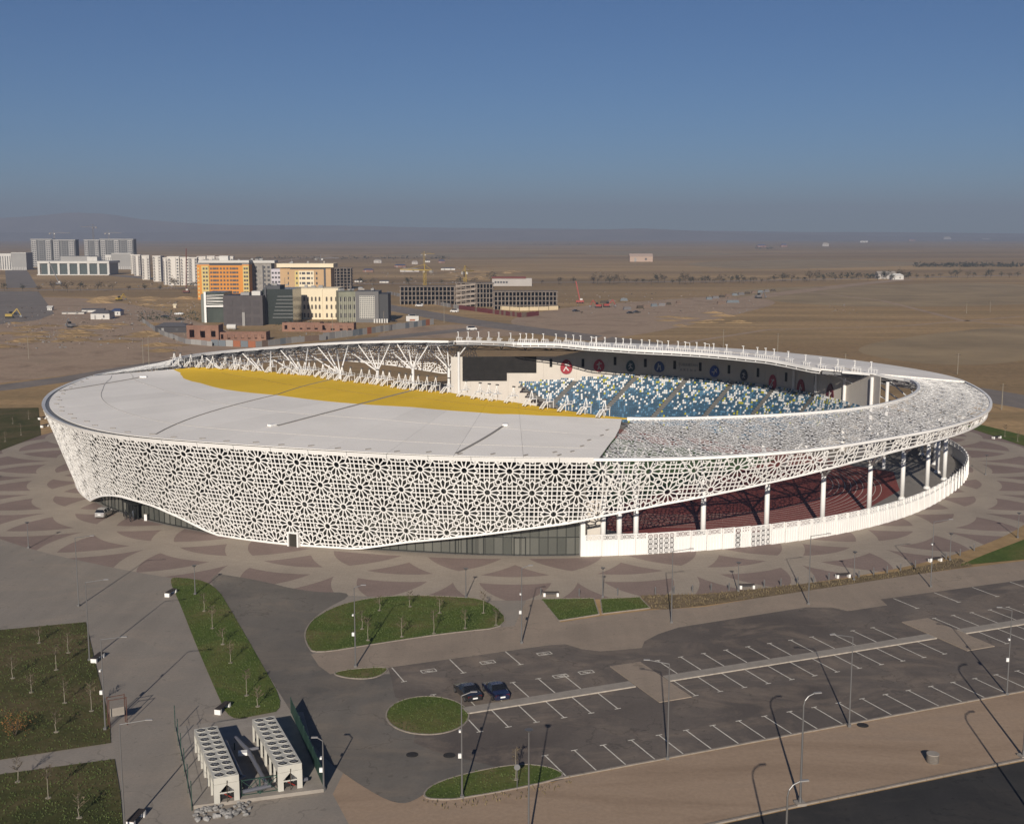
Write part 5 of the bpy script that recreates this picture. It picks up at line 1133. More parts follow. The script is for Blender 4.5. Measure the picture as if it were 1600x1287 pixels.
# ================================================================== CHILLER YARD
yard = [(300, 1264), (506, 1237), (474, 1116), (274, 1140)]
pad = struct('concrete_pad', MB().prism(poly(yard), 0, .35), m_concl)
m_unit = mat('chiller_casing', (.50, .48, .42), .55, vary=.08, scale=.6); m_fan = mat('fan_black', (.015, .015, .015), .6); m_green = mat('green_steel', (.02, .055, .04), .6)
def make_chiller(label, f0, f1, b0, b1):
    z = 2.45; A = (np.array(G(*f0, .35)) + G(*f1, .35)) / 2; B = (np.array(G(*b0, .35 + z)) + G(*b1, .35 + z)) / 2
    d = B[:2] - A[:2]; L = float(np.linalg.norm(d)); rz = math.atan2(d[1], d[0]) - math.pi / 2; w = 2.3
    r = thing('chiller', label, 'chiller', (A[0], A[1], .35), rz, 'air-cooled chillers in the yard')
    for mod in range(2):
        y0 = L * mod / 2 + .06; y1 = L * (mod + 1) / 2 - .06
        mb = MB(); mb.box((0, (y0 + y1) / 2, z - .32), (w, y1 - y0, .64)); c_ = mb.obj('casing', m_unit, r)
        for s_ in (-1, 1):
            n = 3
            for k in range(n):
                ya = y0 + (y1 - y0) * k / n; yb = y0 + (y1 - y0) * (k + 1) / n - .22
                pn = MB(); pn.add([(s_ * w * .5, ya, z - .64), (s_ * w * .5, yb, z - .64), (s_ * w * .16, yb, .75), (s_ * w * .16, ya, .75), (s_ * (w * .5 - .12), ya, z - .64), (s_ * (w * .5 - .12), yb, z - .64), (s_ * (w * .16 - .12), yb, .75), (s_ * (w * .16 - .12), ya, .75)], [(0, 1, 2, 3), (7, 6, 5, 4), (0, 3, 7, 4), (1, 5, 6, 2), (3, 2, 6, 7)]); pn.obj('coil_panel', m_dsteel, r)
            for k in range(n + 1): yy = min(max(y0 + (y1 - y0) * k / n - .11, y0 + .1), y1 - .1); MB().bar((s_ * (w / 2 - .08), yy, 0), (s_ * (w / 2 - .08), yy, z - .64), .16, .2).obj('leg', m_unit, r)
        MB().box((0, (y0 + y1) / 2, .45), (w * .7, y1 - y0 - .5, .5)).obj('compressor_frame', m_fan, r)
        for i in range(5):
            for s_ in (-1, 1):
                cx, cy = s_ * w * .235, y0 + (y1 - y0) * (i + .5) / 5; fr = .46; mb = MB(); n = 14
                for k in range(n):
                    t0, t1 = 2 * math.pi * k / n, 2 * math.pi * (k + 1) / n; P0 = lambda rr_, t_, zz: (cx + rr_ * math.cos(t_), cy + rr_ * math.sin(t_), zz)
                    mb.add([P0(fr, t0, z + .05), P0(fr, t1, z + .05), P0(fr + .05, t1, z + .0), P0(fr + .05, t0, z + .0), P0(fr - .03, t0, z + .02), P0(fr - .03, t1, z + .02)], [(0, 3, 2, 1), (0, 1, 5, 4)])
                f_ = mb.obj('fan', m_unit, r); bl = MB(); bl.add([P0(fr - .03, 2 * math.pi * k / n, z + .025) for k in range(n)], [tuple(range(n))]); bl.obj('fan_well', m_fan, f_)
                bl = MB()
                for k in range(5): t_ = 2 * math.pi * k / 5 + i; bl.bar((cx, cy, z + .045), (cx + .38 * math.cos(t_), cy + .38 * math.sin(t_), z + .055), .13, .015)
                bl.tube((cx, cy, z + .03), (cx, cy, z + .07), .1, n=8); bl.obj('fan_blades', m_dsteel, f_)
    mb = MB(); zz = z - .62                                # front gable: panel with peaked opening
    for s_ in (-1, 1): mb.add([(s_ * w / 2, -.02, zz), (0, -.02, zz), (0, -.02, zz - .12), (s_ * w * .28, -.02, zz - .75), (s_ * w * .28, -.02, 0), (s_ * w / 2, -.02, 0)], [(0, 1, 2, 3, 4, 5) if s_ < 0 else (5, 4, 3, 2, 1, 0)])
    mb.bar((-w * .28, -.03, .95), (w * .28, -.03, .95), .06, .12); mb.obj('front_panel', m_unit, r)
    mb = MB(); mb.tube((-.4, .2, .9), (.45, .1, .3), .06, n=6); mb.obj('red_pipe', mat('red_pipe', (.25, .03, .02), .5), r); mb = MB(); mb.tube((0, -.05, 0), (.03, -.05, 2.1), .035, n=6); mb.obj('drain_pipe', m_bark2, r); return r, A, B
ch1, A1, B1 = make_chiller('long white chiller with two rows of fans, left one', (334, 1255), (376, 1249), (302, 1138), (340, 1133))
ch2, A2, B2 = make_chiller('long white chiller with two rows of fans, right one', (437, 1236), (471, 1230), (392, 1122), (430, 1118))
def gp(t, s_, z): return tuple((A1[:2] + (A2[:2] - A1[:2]) * s_) + ((B1[:2] + (B2[:2] - B1[:2]) * s_) - (A1[:2] + (A2[:2] - A1[:2]) * s_)) * t) + (z,)
m_pipe = mat('pipe_cladding', (.22, .22, .24), .4, .5); pp = thing('pipework', 'grey clad pipes between the two chillers', 'pipes', gp(.2, .5, .35)); po = tuple(pp.location)
for pts, r_ in (([gp(.25, .32, 1.1), gp(.96, .32, 1.1), gp(1.02, .36, .6)], .2), ([gp(.10, .66, .8), gp(.70, .60, 1.2), gp(.98, .50, 1.2)], .22), ([gp(.22, .26, 1.0), gp(.25, .38, 1.0), gp(.25, .32, 1.1)], .18), ([gp(.70, .60, 1.2), gp(.70, .78, 1.2)], .18), ([gp(.02, .25, .9), gp(.04, .70, .9)], .2), ([gp(.05, 1.22, .9), gp(.35, 1.30, 1.2), gp(.8, 1.30, 1.3)], .2), ([gp(.04, 1.15, .8), gp(.05, 1.30, .8)], .18)):
    MB().path(pts, r_, 10).obj('pipe', m_pipe, pp, po, smooth=False)
for s_, t_ in ((.3, .1), (.5, .05), (.7, .12), (.35, .6), (.62, .6), (.45, .9)): a = gp(t_, s_, .35); MB().bar(a, (a[0], a[1], 1.1), .1).obj('pipe_support', m_green, pp, po)
q = gp(.66, .5, 1.2); MB().box(q, (.9, .7, .3), .2).obj('valve_box', m_white, pp, po)
fe_ = thing('screen_fence', 'dark green screen fence along the right side of the chillers', 'fence', G(505, 1233)); fo = tuple(fe_.location)
a, b = np.array(G(506, 1234)), np.array(G(455, 1117))
for k in range(7):
    p0 = a + (b - a) * k / 7; p1 = a + (b - a) * (k + .97) / 7; MB().bar((*p0[:2], 1.15), (*p1[:2], 1.15), .06, 1.6).obj('screen_panel', m_green, fe_, fo)
for k in range(8): p0 = a + (b - a) * k / 7; MB().tube((*p0[:2], .0), (*p0[:2], 2.1), .05, n=6).obj('post', m_green, fe_, fo)
fw = thing('wire_fence', 'thin wire fence with posts along the left side of the chillers', 'fence', G(300, 1266)); fo = tuple(fw.location); a, b = np.array(G(300, 1266)), np.array(G(274, 1142))
for k in range(6):
    p0 = a + (b - a) * k / 5; MB().tube((*p0[:2], 0), (*p0[:2], 2.9), .045, n=6).obj('post', m_green, fw, fo)
    if k < 5: p1 = a + (b - a) * (k + 1) / 5; MB().bar((*p0[:2], .42), (*p1[:2], .42), .05, .12).obj('rail', m_concl, fw, fo); MB().bar((*p0[:2], 2.6), (*p1[:2], 2.6), .02).obj('wire', m_dsteel, fw, fo); MB().bar((*p0[:2], 1.5), (*p1[:2], 1.5), .02).obj('wire', m_dsteel, fw, fo)
fg_ = thing('steel_gate', 'dark green barred gate between the chiller fronts', 'gate', G(376, 1250)); fo = tuple(fg_.location); a, b = np.array(G(378, 1249)), np.array(G(436, 1240))
for k in range(2):
    p0 = a + (b - a) * k / 2; p1 = a + (b - a) * (k + .96) / 2; mb = MB()
    for z in (.45, 1.9): mb.bar((*p0[:2], z), (*p1[:2], z), .06)
    mb.bar((*p0[:2], .45), (*p1[:2], 1.9), .05); mb.bar((*p1[:2], .45), (*p0[:2], 1.9), .05); mb.bar((*p0[:2], .35), (*p0[:2], 2.0), .08); mb.bar((*p1[:2], .35), (*p1[:2], 2.0), .08); mb.obj('leaf', m_green, fg_, fo)
def rock(r_, s):
    mb = MB(); vs = []; t = (1 + 5 ** .5) / 2
    for a, b in ((-1, t), (1, t), (-1, -t), (1, -t)): vs += [(a, b, 0), (0, a, b), (b, 0, a)]
    vs = np.array(vs) / 1.9; vs = vs * (1 + .35 * (r_.rand(len(vs), 1) - .5)) * s * (1, .8, .6)
    from itertools import combinations
    fs = []; D = np.linalg.norm(np.array(vs)[:, None] - np.array(vs)[None], axis=2); base = np.array([(a, b, 0) for a, b in ((-1, t), (1, t), (-1, -t), (1, -t))])
    raw = []
    for a, b in ((-1, t), (1, t), (-1, -t), (1, -t)): raw += [(a, b, 0), (0, a, b), (b, 0, a)]
    raw = np.array(raw); DD = np.linalg.norm(raw[:, None] - raw[None], axis=2)
    for i, j, k in combinations(range(12), 3):
        if DD[i, j] < 2.1 and DD[j, k] < 2.1 and DD[i, k] < 2.1:
            nrm = np.cross(raw[j] - raw[i], raw[k] - raw[i]); fs.append((i, j, k) if nrm @ raw[i] > 0 else (i, k, j))
    mb.add(vs, fs); return mb
r_ = np.random.RandomState(5); sp = thing('stone_pile', 'grey rubble stones heaped at the front corner of the chiller yard', 'stones', G(330, 1275)); spo = np.array(sp.location); rms = None; m_rock = mat('rubble_stone', (.26, .25, .235), .9, obj_var=.3)
rocks = [rock(r_, 1.0).obj('stone', m_rock, sp) for _ in range(4)]
for k in range(70):
    px, py = 305 + 85 * r_.rand(), 1262 + 22 * r_.rand(); py -= (px - 305) * .12; q = np.array(G(px, py)) - spo; o = rocks[k] if k < 4 else link('stone', rocks[k % 4].data, sp); s_ = .16 + .22 * r_.rand(); o.location = (q[0], q[1], s_ * .35); o.scale = (s_,) * 3; o.rotation_euler = (r_.rand() * .5, r_.rand() * .5, r_.rand() * 6)

# ================================================================== THE CITY AND SITES BEYOND
def far(name, label, cat, x0, x1, yb, yt, rot=0.0, group=None):
    P_ = G((x0 + x1) / 2, yb); zc = P_[1] * _c + H * _s; w = (x1 - x0) / F * zc; h = AD((x0 + x1) / 2, yt, P_[1])[2]
    return thing(name, label, cat, P_, rot, group), w, h
def bx(par, name, m, x0, x1, y0, y1, z0, z1): return MB().box(((x0 + x1) / 2, (y0 + y1) / 2, (z0 + z1) / 2), (x1 - x0, y1 - y0, z1 - z0)).obj(name, m, par)
def windows(par, xs, zs, ww, wh, m=None, y=0.0, name='window', sill=None, arch=False):
    m = m or m_fglass; mb = MB(); mb.box((0, 0, 0), (ww, .3, wh))
    if arch:
        n = 6; o = [(ww / 2 * math.cos(t), -.15, wh / 2 + ww / 2 * math.sin(t)) for t in np.linspace(0, math.pi, n)]; mb.add(o + [(p[0], .15, p[2]) for p in o], [tuple(range(n))[::-1]] + [(i, i + 1, n + i + 1, n + i) for i in range(n - 1)])
    me = None
    for z in zs:
        for x in xs:
            o = mb.obj(name, m, par) if me is None else link(name, me, par); me = o.data; o.location = (x, y, z)
def lin(a, b, n): return [a + (b - a) * (i + .5) / n for i in range(n)]
m_w1 = mat('far_white_wall', (.55, .53, .49), .85, vary=.06, scale=.05); m_w2 = mat('far_grey_wall', (.29, .28, .265), .85, vary=.06, scale=.05); m_w3 = mat('far_dark_strip', (.07, .07, .075), .7)
m_t1 = mat('tower_pale', (.36, .35, .335), .85, vary=.06, scale=.05); m_t2 = mat('tower_grey', (.17, .17, .168), .85, vary=.08, scale=.05)
# four tower blocks at the skyline
for i, (x0, x1, yt, lab) in enumerate(((50, 83, 374.5, 'grey residential tower, leftmost on the skyline'), (84.5, 119.5, 375.5, 'grey residential tower, second on the skyline'), (133, 157, 375.5, 'grey residential tower, third on the skyline'), (158, 210, 374.5, 'wide grey residential tower, fourth on the skyline'))):
    t, w, h = far('tower_block', lab, 'tower block', x0, x1, 417, yt, group='tower blocks on the skyline'); bx(t, 'wall', m_t2, -w / 2, w / 2, 0, 16, 0, h); bx(t, 'parapet', m_t1, -w / 2 - .3, w / 2 + .3, -.3, 16.3, h, h + 1.2)
    ns = 3 if w < 45 else 5
    for k, x in enumerate(lin(-w / 2, w / 2, ns)):
        if k % 2 == 0: bx(t, 'pier', m_t1, x - w / ns * .36, x + w / ns * .30, -.8, 0, 0, h - 1)
        windows(t, [x - w / ns * .18, x + w / ns * .12], [3.2 * q_ + 2 for q_ in range(int(h / 3.2))], w / ns * .20, 1.7, m_w3, -.75 if k % 2 == 0 else -.1)
        bx(t, 'window_strip', m_w3, x + w / ns * .36, x + w / ns * .48, -.12, .1, 2, h - 1)
# long white hall with pillars
t, w, h = far('colonnade_hall', 'long low white hall with tall pillars and glass bays at far left', 'building', 60, 172, 430, 408); m_bay = mat('bay_glass', (.07, .085, .08), .3)
bx(t, 'glass_front', m_bay, -w / 2 + 4, w / 2 - 3, .6, 2, 0, h - 4); bx(t, 'body', m_w2, -w / 2 + 3, w / 2 - 2, 2, 40, 0, h - 3)
for x in np.linspace(-w / 2 + 1.5, w / 2 - 1.5, 8): bx(t, 'pillar', m_w1, x - 1.4, x + 1.4, -1.5, .8, 0, h - 3)
bx(t, 'roof', m_w1, -w / 2, w / 2, -2, 42, h - 3, h); bx(t, 'roof_step', m_w2, -w * .22, w * .18, 10, 42, h, h + 6); bx(t, 'roof_house', m_w1, w * .16, w * .3, 8, 26, h, h + 5.5); bx(t, 'plinth', m_w1, -w / 2, w / 2, -5, 2.5, -.2, 1.2)
for x0, x1, yb, yt, lab, slat in ((0, 18.6, 422, 397, 'white building with vertical fins at the left edge', True), (19, 42, 422, 395.5, 'plain grey box building near the left edge', False), (165, 175, 420, 399, 'small white portal building right of the long hall', True), (175.5, 205, 421, 396.5, 'plain grey box building right of the long hall', False)):
    t, w, h = far('box_building', lab, 'building', x0, x1, yb, yt); bx(t, 'wall', m_w1 if slat else m_w2, -w / 2, w / 2, 0, 25, 0, h)
    if slat:
        for x in lin(-w / 2, w / 2, 5 if w > 10 else 3): bx(t, 'fin_gap', m_w3, x - w * .035, x + w * .035, -.15, .1, 1, h - 3)
    else:
        for x in lin(-w / 2, w / 2, 9): bx(t, 'base_fin', m_w1, x - .4, x + .4, -.4, .1, 0, 4.5)
    bx(t, 'cornice', m_w1, -w / 2 - .2, w / 2 + .2, -.2, 25.2, h, h + .8)
# cluster of white apartment blocks
m_ap = mat('apartment_white', (.62, .58, .52), .85, vary=.05, scale=.05); m_ap2 = mat('apartment_grey', (.40, .37, .34), .85, vary=.08, scale=.05)
AP = [(210, 220, 431, 399), (223, 234, 437, 400), (240, 252, 440, 401), (256, 262.5, 445, 404), (263, 281, 446, 402), (283, 296, 446, 403), (297, 309, 446, 403.5), (309, 322, 432, 401.5), (324, 336, 430, 401), (338, 350, 430, 402), (352, 365, 430, 401.5), (205, 209.5, 428, 398)]
for i, (x0, x1, yb, yt) in enumerate(AP):
    t, w, h = far('apartment_block', 'white apartment block in the cluster left of the orange building, %s from left' % od(sorted(a_[0] for a_ in AP).index(x0)), 'apartment block', x0, x1, yb, yt, random.uniform(-.05, .25), 'white apartment blocks')
    bx(t, 'wall', m_ap if i % 3 else m_ap2, -w / 2, w / 2, 0, 14, 0, h); bx(t, 'roof', m_ap, -w / 2 - .3, w / 2 + .3, -.4, 14.4, h, h + .9); nf = int(h / 3.1)
    bx(t, 'bay', m_ap, -w * .12, w * .22, -1.0, 0, 0, h - .5)
    windows(t, [-w * .34], [3.1 * k + 1.8 for k in range(nf)], w * .16, 1.6, m_w3, -.1); windows(t, [w * .36], [3.1 * k + 1.8 for k in range(nf)], w * .14, 1.6, m_w3, -.1)
    for z in [3.1 * k + .6 for k in range(1, nf)]: bx(t, 'balcony', m_ap2, -w * .46, -w * .2, -1.1, 0, z, z + .9)
# orange building
m_or = mat('orange_facade', (.58, .24, .045), .85, vary=.05, scale=.1); m_yw = mat('pale_yellow_facade', (.56, .44, .18), .85); m_cream = mat('cream_facade', (.72, .62, .44), .85, vary=.04, scale=.1); m_tan = mat('tan_facade', (.46, .31, .17), .85, vary=.05, scale=.1)
t, w, h = far('orange_building', 'orange building with rows of dark windows and white roof slab', 'building', 309, 390, 468, 413.5, .06); bx(t, 'wall', m_or, -w / 2 + .5, w / 2, 0, 16, 0, h)
bx(t, 'yellow_bay', m_yw, -w * .40, -w * .26, -.9, 0, 0, h - 1); bx(t, 'yellow_bay', m_yw, w * .385, w * .5, -.9, 0, 0, h - 1); zs = [h - 3.2 - 3.2 * k for k in range(8)]
windows(t, [-w * .355, -w * .30, w * .42, w * .465], zs, 1.5, 1.6, m_w3, -.9); windows(t, [w * (-.22 + .062 * k) for k in range(9)], zs, 1.5, 1.6, m_w3, 0); windows(t, [-w * .155, w * .215], zs, 3.0, 1.6, m_w3, -.02)
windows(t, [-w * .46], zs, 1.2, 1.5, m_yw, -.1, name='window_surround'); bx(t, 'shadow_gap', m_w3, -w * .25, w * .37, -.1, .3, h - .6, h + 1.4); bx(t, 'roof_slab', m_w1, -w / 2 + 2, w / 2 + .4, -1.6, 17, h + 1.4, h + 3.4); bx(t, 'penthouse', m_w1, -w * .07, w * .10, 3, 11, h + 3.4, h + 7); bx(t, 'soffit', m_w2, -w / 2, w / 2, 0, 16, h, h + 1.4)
# framed glass building
t, w, h = far('glass_building', 'low glass building with white frame left of the dark block', 'building', 315, 351, 504, 457); m_gg = mat('green_grey_glass', (.055, .065, .055), .25, vary=.3, scale=.1)
bx(t, 'glass_body', m_gg, -w * .34, w / 2, 1.2, 22, 0, h); bx(t, 'side_wall', mat('grey_render', (.17, .18, .16), .8), -w / 2, -w * .34, .4, 22, 0, h - 1); bx(t, 'frame_post', m_white, -w * .36, -w * .27, -.4, 1.2, 0, h + .4); bx(t, 'frame_beam', m_white, -w * .27, w / 2, -.3, .8, h * .52, h * .57)
for k in range(6): z = h * (.62 + .055 * k); o = MB().bar((-w * .26, .5, z), (w * .48, .9, z + h * .02 * (1 if k % 2 else -1)), .3, .5).obj('louvre', m_w1, t)
# dark block
t, w, h = far('dark_building', 'dark brown windowless block under completion in the centre left', 'building', 350, 411, 509, 462, .03); m_db = mat('dark_cladding', (.060, .050, .050), .6, vary=.2, scale=.15); m_db2 = mat('dark_cladding_panel', (.045, .036, .037), .5)
bx(t, 'wall', m_db, -w / 2, w / 2, 0, 24, 0, h); windows(t, lin(-w * .45, w * .45, 4), [h * .2, h * .48, h * .76], w * .15, h * .17, m_db2, -.05, name='dark_panel'); bx(t, 'stair_tower', m_w2, -w * .02, w * .05, -.9, 0, 0, h * .45); bx(t, 'roof_unit', m_w1, w * .2, w * .42, 4, 12, h, h + 2.4); bx(t, 'roof_unit', m_w2, -w * .1, w * .12, 6, 12, h, h + 1.6)
t, w, h = far('dark_glass_hall', 'dark glass hall with slanting shade between dark block and cream building', 'building', 411, 458, 507, 452); bx(t, 'body', mat('dark_green_glass', (.03, .037, .034), .2, spec=.6), -w / 2, w / 2, 1, 30, 0, h)
for k in range(7): bx(t, 'floor_band', mat('grey_band', (.10, .105, .10), .5), -w * .18 + w * .03 * k, w / 2, .4, 1, h * (.18 + .1 * k), h * (.21 + .1 * k))
bx(t, 'corner_mast', m_w3, -w * .42, -w * .36, -.6, 1, 0, h + 1); bx(t, 'roof_block', m_w3, -w * .45, w * .05, 4, 20, h, h + 2)
# cream building with arched windows
t, w, h = far('cream_building', 'cream building with three rows of arched windows', 'building', 456, 529, 499, 451.5); wl = w * .64
bx(t, 'wall', m_cream, -w / 2 + w * .24, w / 2, 0, 20, 0, h); bx(t, 'upper_wall', m_cream, -w / 2, -w / 2 + w * .24, 0, 20, h * .22, h); bx(t, 'pier', m_cream, w * .14, w * .17, -.5, 0, 0, h); bx(t, 'undercroft', m_w3, -w / 2, -w / 2 + w * .24, 4, 20, 0, h * .22)
cx_ = [-w / 2 + w * (.035 + .081 * k) for k in range(8)]; cx3 = [w * .255, w * .355, w * .455]; m_arch = mat('dark_arch_window', (.07, .055, .04), .4)
windows(t, cx_ + cx3, [h * .40, h * .66], 1.1, 2.2, m_arch, -.02, arch=True); windows(t, cx_[3:] + cx3, [h * .125], 1.1, 2.2, m_arch, -.02, arch=True); bx(t, 'parapet', m_cream, -w / 2 - .2, w / 2 + .2, -.25, 20.2, h, h + .5)
t, w, h = far('louvred_building', 'grey-green louvred facade between cream building and grey block', 'building', 530, 557, 503, 456, .22); bx(t, 'wall', mat('sage_facade', (.22, .22, .16), .8, vary=.15, scale=.2), -w / 2, w / 2, 0, 20, 0, h); windows(t, lin(-w / 2, w / 2, 4), [h * .22, h * .5, h * .76], 1.4, 2.6, m_fglass, -.02)
for x in lin(-w / 2, w / 2, 9): bx(t, 'louvre', mat('pale_louvre', (.42, .40, .33), .8), x - .12, x + .12, -.6, -.1, 0, h * .82)
# grey block with white grid
t, w, h = far('grey_block', 'grey block with white gridded window panel', 'building', 556, 592, 504, 455.5, .02); m_gb = mat('grey_cladding', (.135, .13, .125), .7); bx(t, 'wall', m_gb, -w / 2, w / 2, 0, 22, 0, h); bx(t, 'side_wing', mat('charcoal_cladding', (.05, .05, .052), .7), w / 2, w / 2 + 5.6, 1.5, 22, 0, h - 1.6)
bx(t, 'grid_panel', mat('grid_white', (.50, .48, .42), .7), -w * .33, w * .33, -.25, 0, h * .13, h * .86); windows(t, lin(-w * .33, w * .33, 8), lin(h * .13, h * .86, 11), w * .66 / 8 * .6, h * .73 / 11 * .58, m_w3, -.15, name='pane')
for k in range(6): bx(t, 'entrance_arch', m_w1, w * .3 + 1.5 * k, w * .3 + 1.5 * k + .9, -3, -1, 0, 2.4)
# tan hotel
t, w, h = far('tan_building', 'tan building with cream centre bay and overhanging cream roof', 'building', 439, 518, 476, 419); bx(t, 'wall', m_tan, -w / 2, w / 2, 0, 18, 0, h); bx(t, 'centre_bay', m_cream, -w * .13, w * .17, -.8, 0, 0, h - 2); bx(t, 'green_bay', m_yw, -w * .21, -w * .13, -.4, 0, 0, h - 2); bx(t, 'recess', m_w3, w * .36, w * .40, -.15, .1, 0, h); bx(t, 'roof', m_cream, -w / 2 - 2, w / 2 + 2.4, -2.5, 20, h + .6, h + 3.4); bx(t, 'soffit', m_w3, -w * .3, w * .4, -.2, .2, h - .8, h + .6)
zs = [h - 3.8 - 3.7 * k for k in range(7)]; windows(t, [-w * .10, w * .13], zs, 1.0, 1.7, m_w3, -.8); windows(t, [-w * .035, w * .06], zs, 2.6, 1.7, m_w3, -.8); windows(t, [-w * .17, w * .22], zs, 1.1, 1.7, m_w3, -.45); windows(t, [-w * .34], zs, .8, 1.9, m_w3, -.02)
t, w, h = far('lilac_wing', 'pale lilac wing with grey windows left of the tan building', 'building', 425, 439.5, 470, 420.5); bx(t, 'wall', mat('pale_lilac', (.52, .48, .50), .85), -w / 2, w / 2, 0, 18, 0, h); windows(t, lin(-w / 2, w / 2, 3), [h - 3 - 3.6 * k for k in range(7)], 1.6, 1.5, m_w3, -.02)
t, w, h = far('concrete_block', 'grey concrete block under construction right of the orange building', 'building', 391, 425, 466, 411, .04); bx(t, 'wall', m_concrete, -w / 2, w / 2, 0, 18, 0, h); bx(t, 'roof', m_w1, -w * .35, w / 2 + 3, -1, 18, h, h + 2); windows(t, [-w * .2, w * .18, w * .38], [h - 3.5 - 3.5 * k for k in range(7)], 2.0, 1.9, m_w3, -.02); bx(t, 'opening', m_w3, w * .1, w * .16, -.1, .1, 2, h - 2); bx(t, 'hoist', m_galv, -w * .44, -w * .38, -2.5, -1, 0, h + 1)
# concrete frames under construction
m_frc = mat('site_concrete', (.20, .165, .135), .9, vary=.3, scale=.3); m_frc2 = mat('site_concrete_pale', (.27, .225, .185), .9, vary=.25, scale=.3)
def frame(name_, label, x0, x1, yb, yt, dep, nf, nc, rot=0.0, ramp=False):
    t, w, h = far('unfinished_building', label, 'building frame', x0, x1, yb, yt, rot, 'concrete frames under construction'); fh = h / nf; cme = None
    for k in range(nf): bx(t, 'floor_slab', m_frc, -w / 2 - .4, w / 2 + .4, -.5, dep, fh * (k + 1) - .45, fh * (k + 1))
    bx(t, 'core_wall', m_w3, -w / 2 + .5, w / 2 - .5, dep - 1.2, dep - .8, 0, h)
    cm_ = MB(); cm_.box((0, 0, (fh - .45) / 2), (.7, .7, fh - .46))
    for k in range(nf):
        for x in np.linspace(-w / 2 + .5, w / 2 - .5, nc):
            for y in (.2, dep * .5): o = cm_.obj('column', m_frc, t) if cme is None else link('column', cme, t); cme = o.data; o.location = (x, y, fh * k)
    if ramp:
        for k in range(nf): MB().add([(-w / 2, -.55, fh * k + .1), (w / 2, -.55, fh * k + fh * .55), (w / 2, -.55, fh * k + fh * .95), (-w / 2, -.55, fh * k + fh * .5)], [(0, 1, 2, 3)]).obj('ramp_wall', m_frc2, t)
    rb_ = MB()
    for x in np.linspace(-w / 2 + .5, w / 2 - .5, nc * 2): rb_.bar((x, .2, h), (x, .2, h + 1.4), .1)
    tag(rb_.obj('rebar', m_bark2, t), kind='stuff'); return t
frame('concrete_frame', 'low grey concrete frame behind the site, leftmost', 625, 711, 476, 447.5, 16, 4, 15, .05); frame('concrete_frame', 'five-storey concrete frame with sloping ramps', 712, 744, 479, 442, 14, 5, 5, -.22, True); frame('concrete_frame', 'five-storey concrete frame with deep openings', 744, 771, 480, 443, 14, 5, 6); frame('concrete_frame', 'wide four-storey concrete frame on the right', 771, 871, 484, 455.5, 16, 4, 18, .03); frame('concrete_frame', 'dark concrete frame right of the tan building', 520, 549, 452, 419, 14, 7, 6)
t, w, h = far('banner', 'tall blue and white banner hung on the concrete frame', 'banner', 836, 843.5, 482, 457); bx(t, 'cloth', mat('banner_blue', (.10, .28, .34), .7), -w / 2, w / 2, -1.4, -1.1, 1, h); bx(t, 'white_field', m_w1, -w * .4, w * .4, -1.5, -1.4, h * .2, h * .5); bx(t, 'white_field', m_w1, -w * .4, w * .4, -1.5, -1.4, h * .6, h * .72)
t, w, h = far('red_roof_building', 'white building with dark red roof behind the concrete frame', 'building', 769, 831, 447, 435); bx(t, 'wall', m_ap2, -w / 2, w / 2, 0, 12, 0, h); bx(t, 'roof', mat('dark_red_roof', (.16, .05, .04), .8), -w / 2 - .5, w * .35, -1, 13, h, h + 1.6); windows(t, lin(-w * .45, -w * .1, 5), [h * .5], 2, 2, m_w3, -.02)
# site fences, panel by panel
def fence(label, pts, hh, pal, L=2.6, name='site_fence'):
    P0 = [np.array(G(*p)) for p in pts]; t = thing(name, label, 'fence', P0[0]); o = tuple(t.location); r_ = np.random.RandomState(len(label))
    for i in range(len(P0) - 1):
        d = P0[i + 1] - P0[i]; n = max(1, int(np.linalg.norm(d) / L))
        for k in range(n): a = P0[i] + d * k / n; b = P0[i] + d * (k + .95) / n; z = hh * r_.uniform(.93, 1.05); MB().bar((a[0], a[1], z / 2), (b[0], b[1], z / 2), .12, z).obj('panel', pal[r_.randint(len(pal))], t, o)
m_fr = mat('fence_red', (.13, .03, .032), .7); m_fgy = mat('fence_grey', (.24, .23, .22), .7); m_fw = mat('fence_white', (.33, .32, .30), .7); m_fo = mat('fence_orange', (.30, .11, .055), .7); m_fb = mat('fence_blue', (.15, .17, .185), .7); m_fp = mat('fence_brown', (.17, .12, .09), .8)
fence('red printed site fence before the concrete frames', [(717, 483), (760, 489), (815, 496), (842, 493)], 3.0, [m_fr, m_fr, m_fr, m_fp], 3.0); fence('grey site fence running up to the red fence', [(605, 459), (650, 470), (717, 483)], 2.8, [m_fgy, m_fw, m_fp, m_fgy], 3.2); fence('patchwork site fence below the brick walls', [(330, 540), (400, 543), (465, 535), (510, 531)], 3.0, [m_fgy, m_fw, m_fo, m_fgy, m_fb, m_fp], 4.0); fence('patchwork container fence below the grey block', [(505, 531), (560, 524), (620, 515), (678, 507)], 3.4, [m_fw, m_fgy, m_fb, m_fgy, m_fo, m_fw], 4.5); fence('grey sheet fence bending round the dark shed', [(222, 503), (250, 522), (290, 537), (332, 541)], 2.4, [m_fgy, m_fgy, m_fw], 4.0)
fence('pale yellow hoarding along the wide concrete frame', [(782, 484), (812, 485.5), (842, 485), (873, 484)], 2.6, [mat('hoarding_cream', (.58, .47, .30), .8)], 6.0)
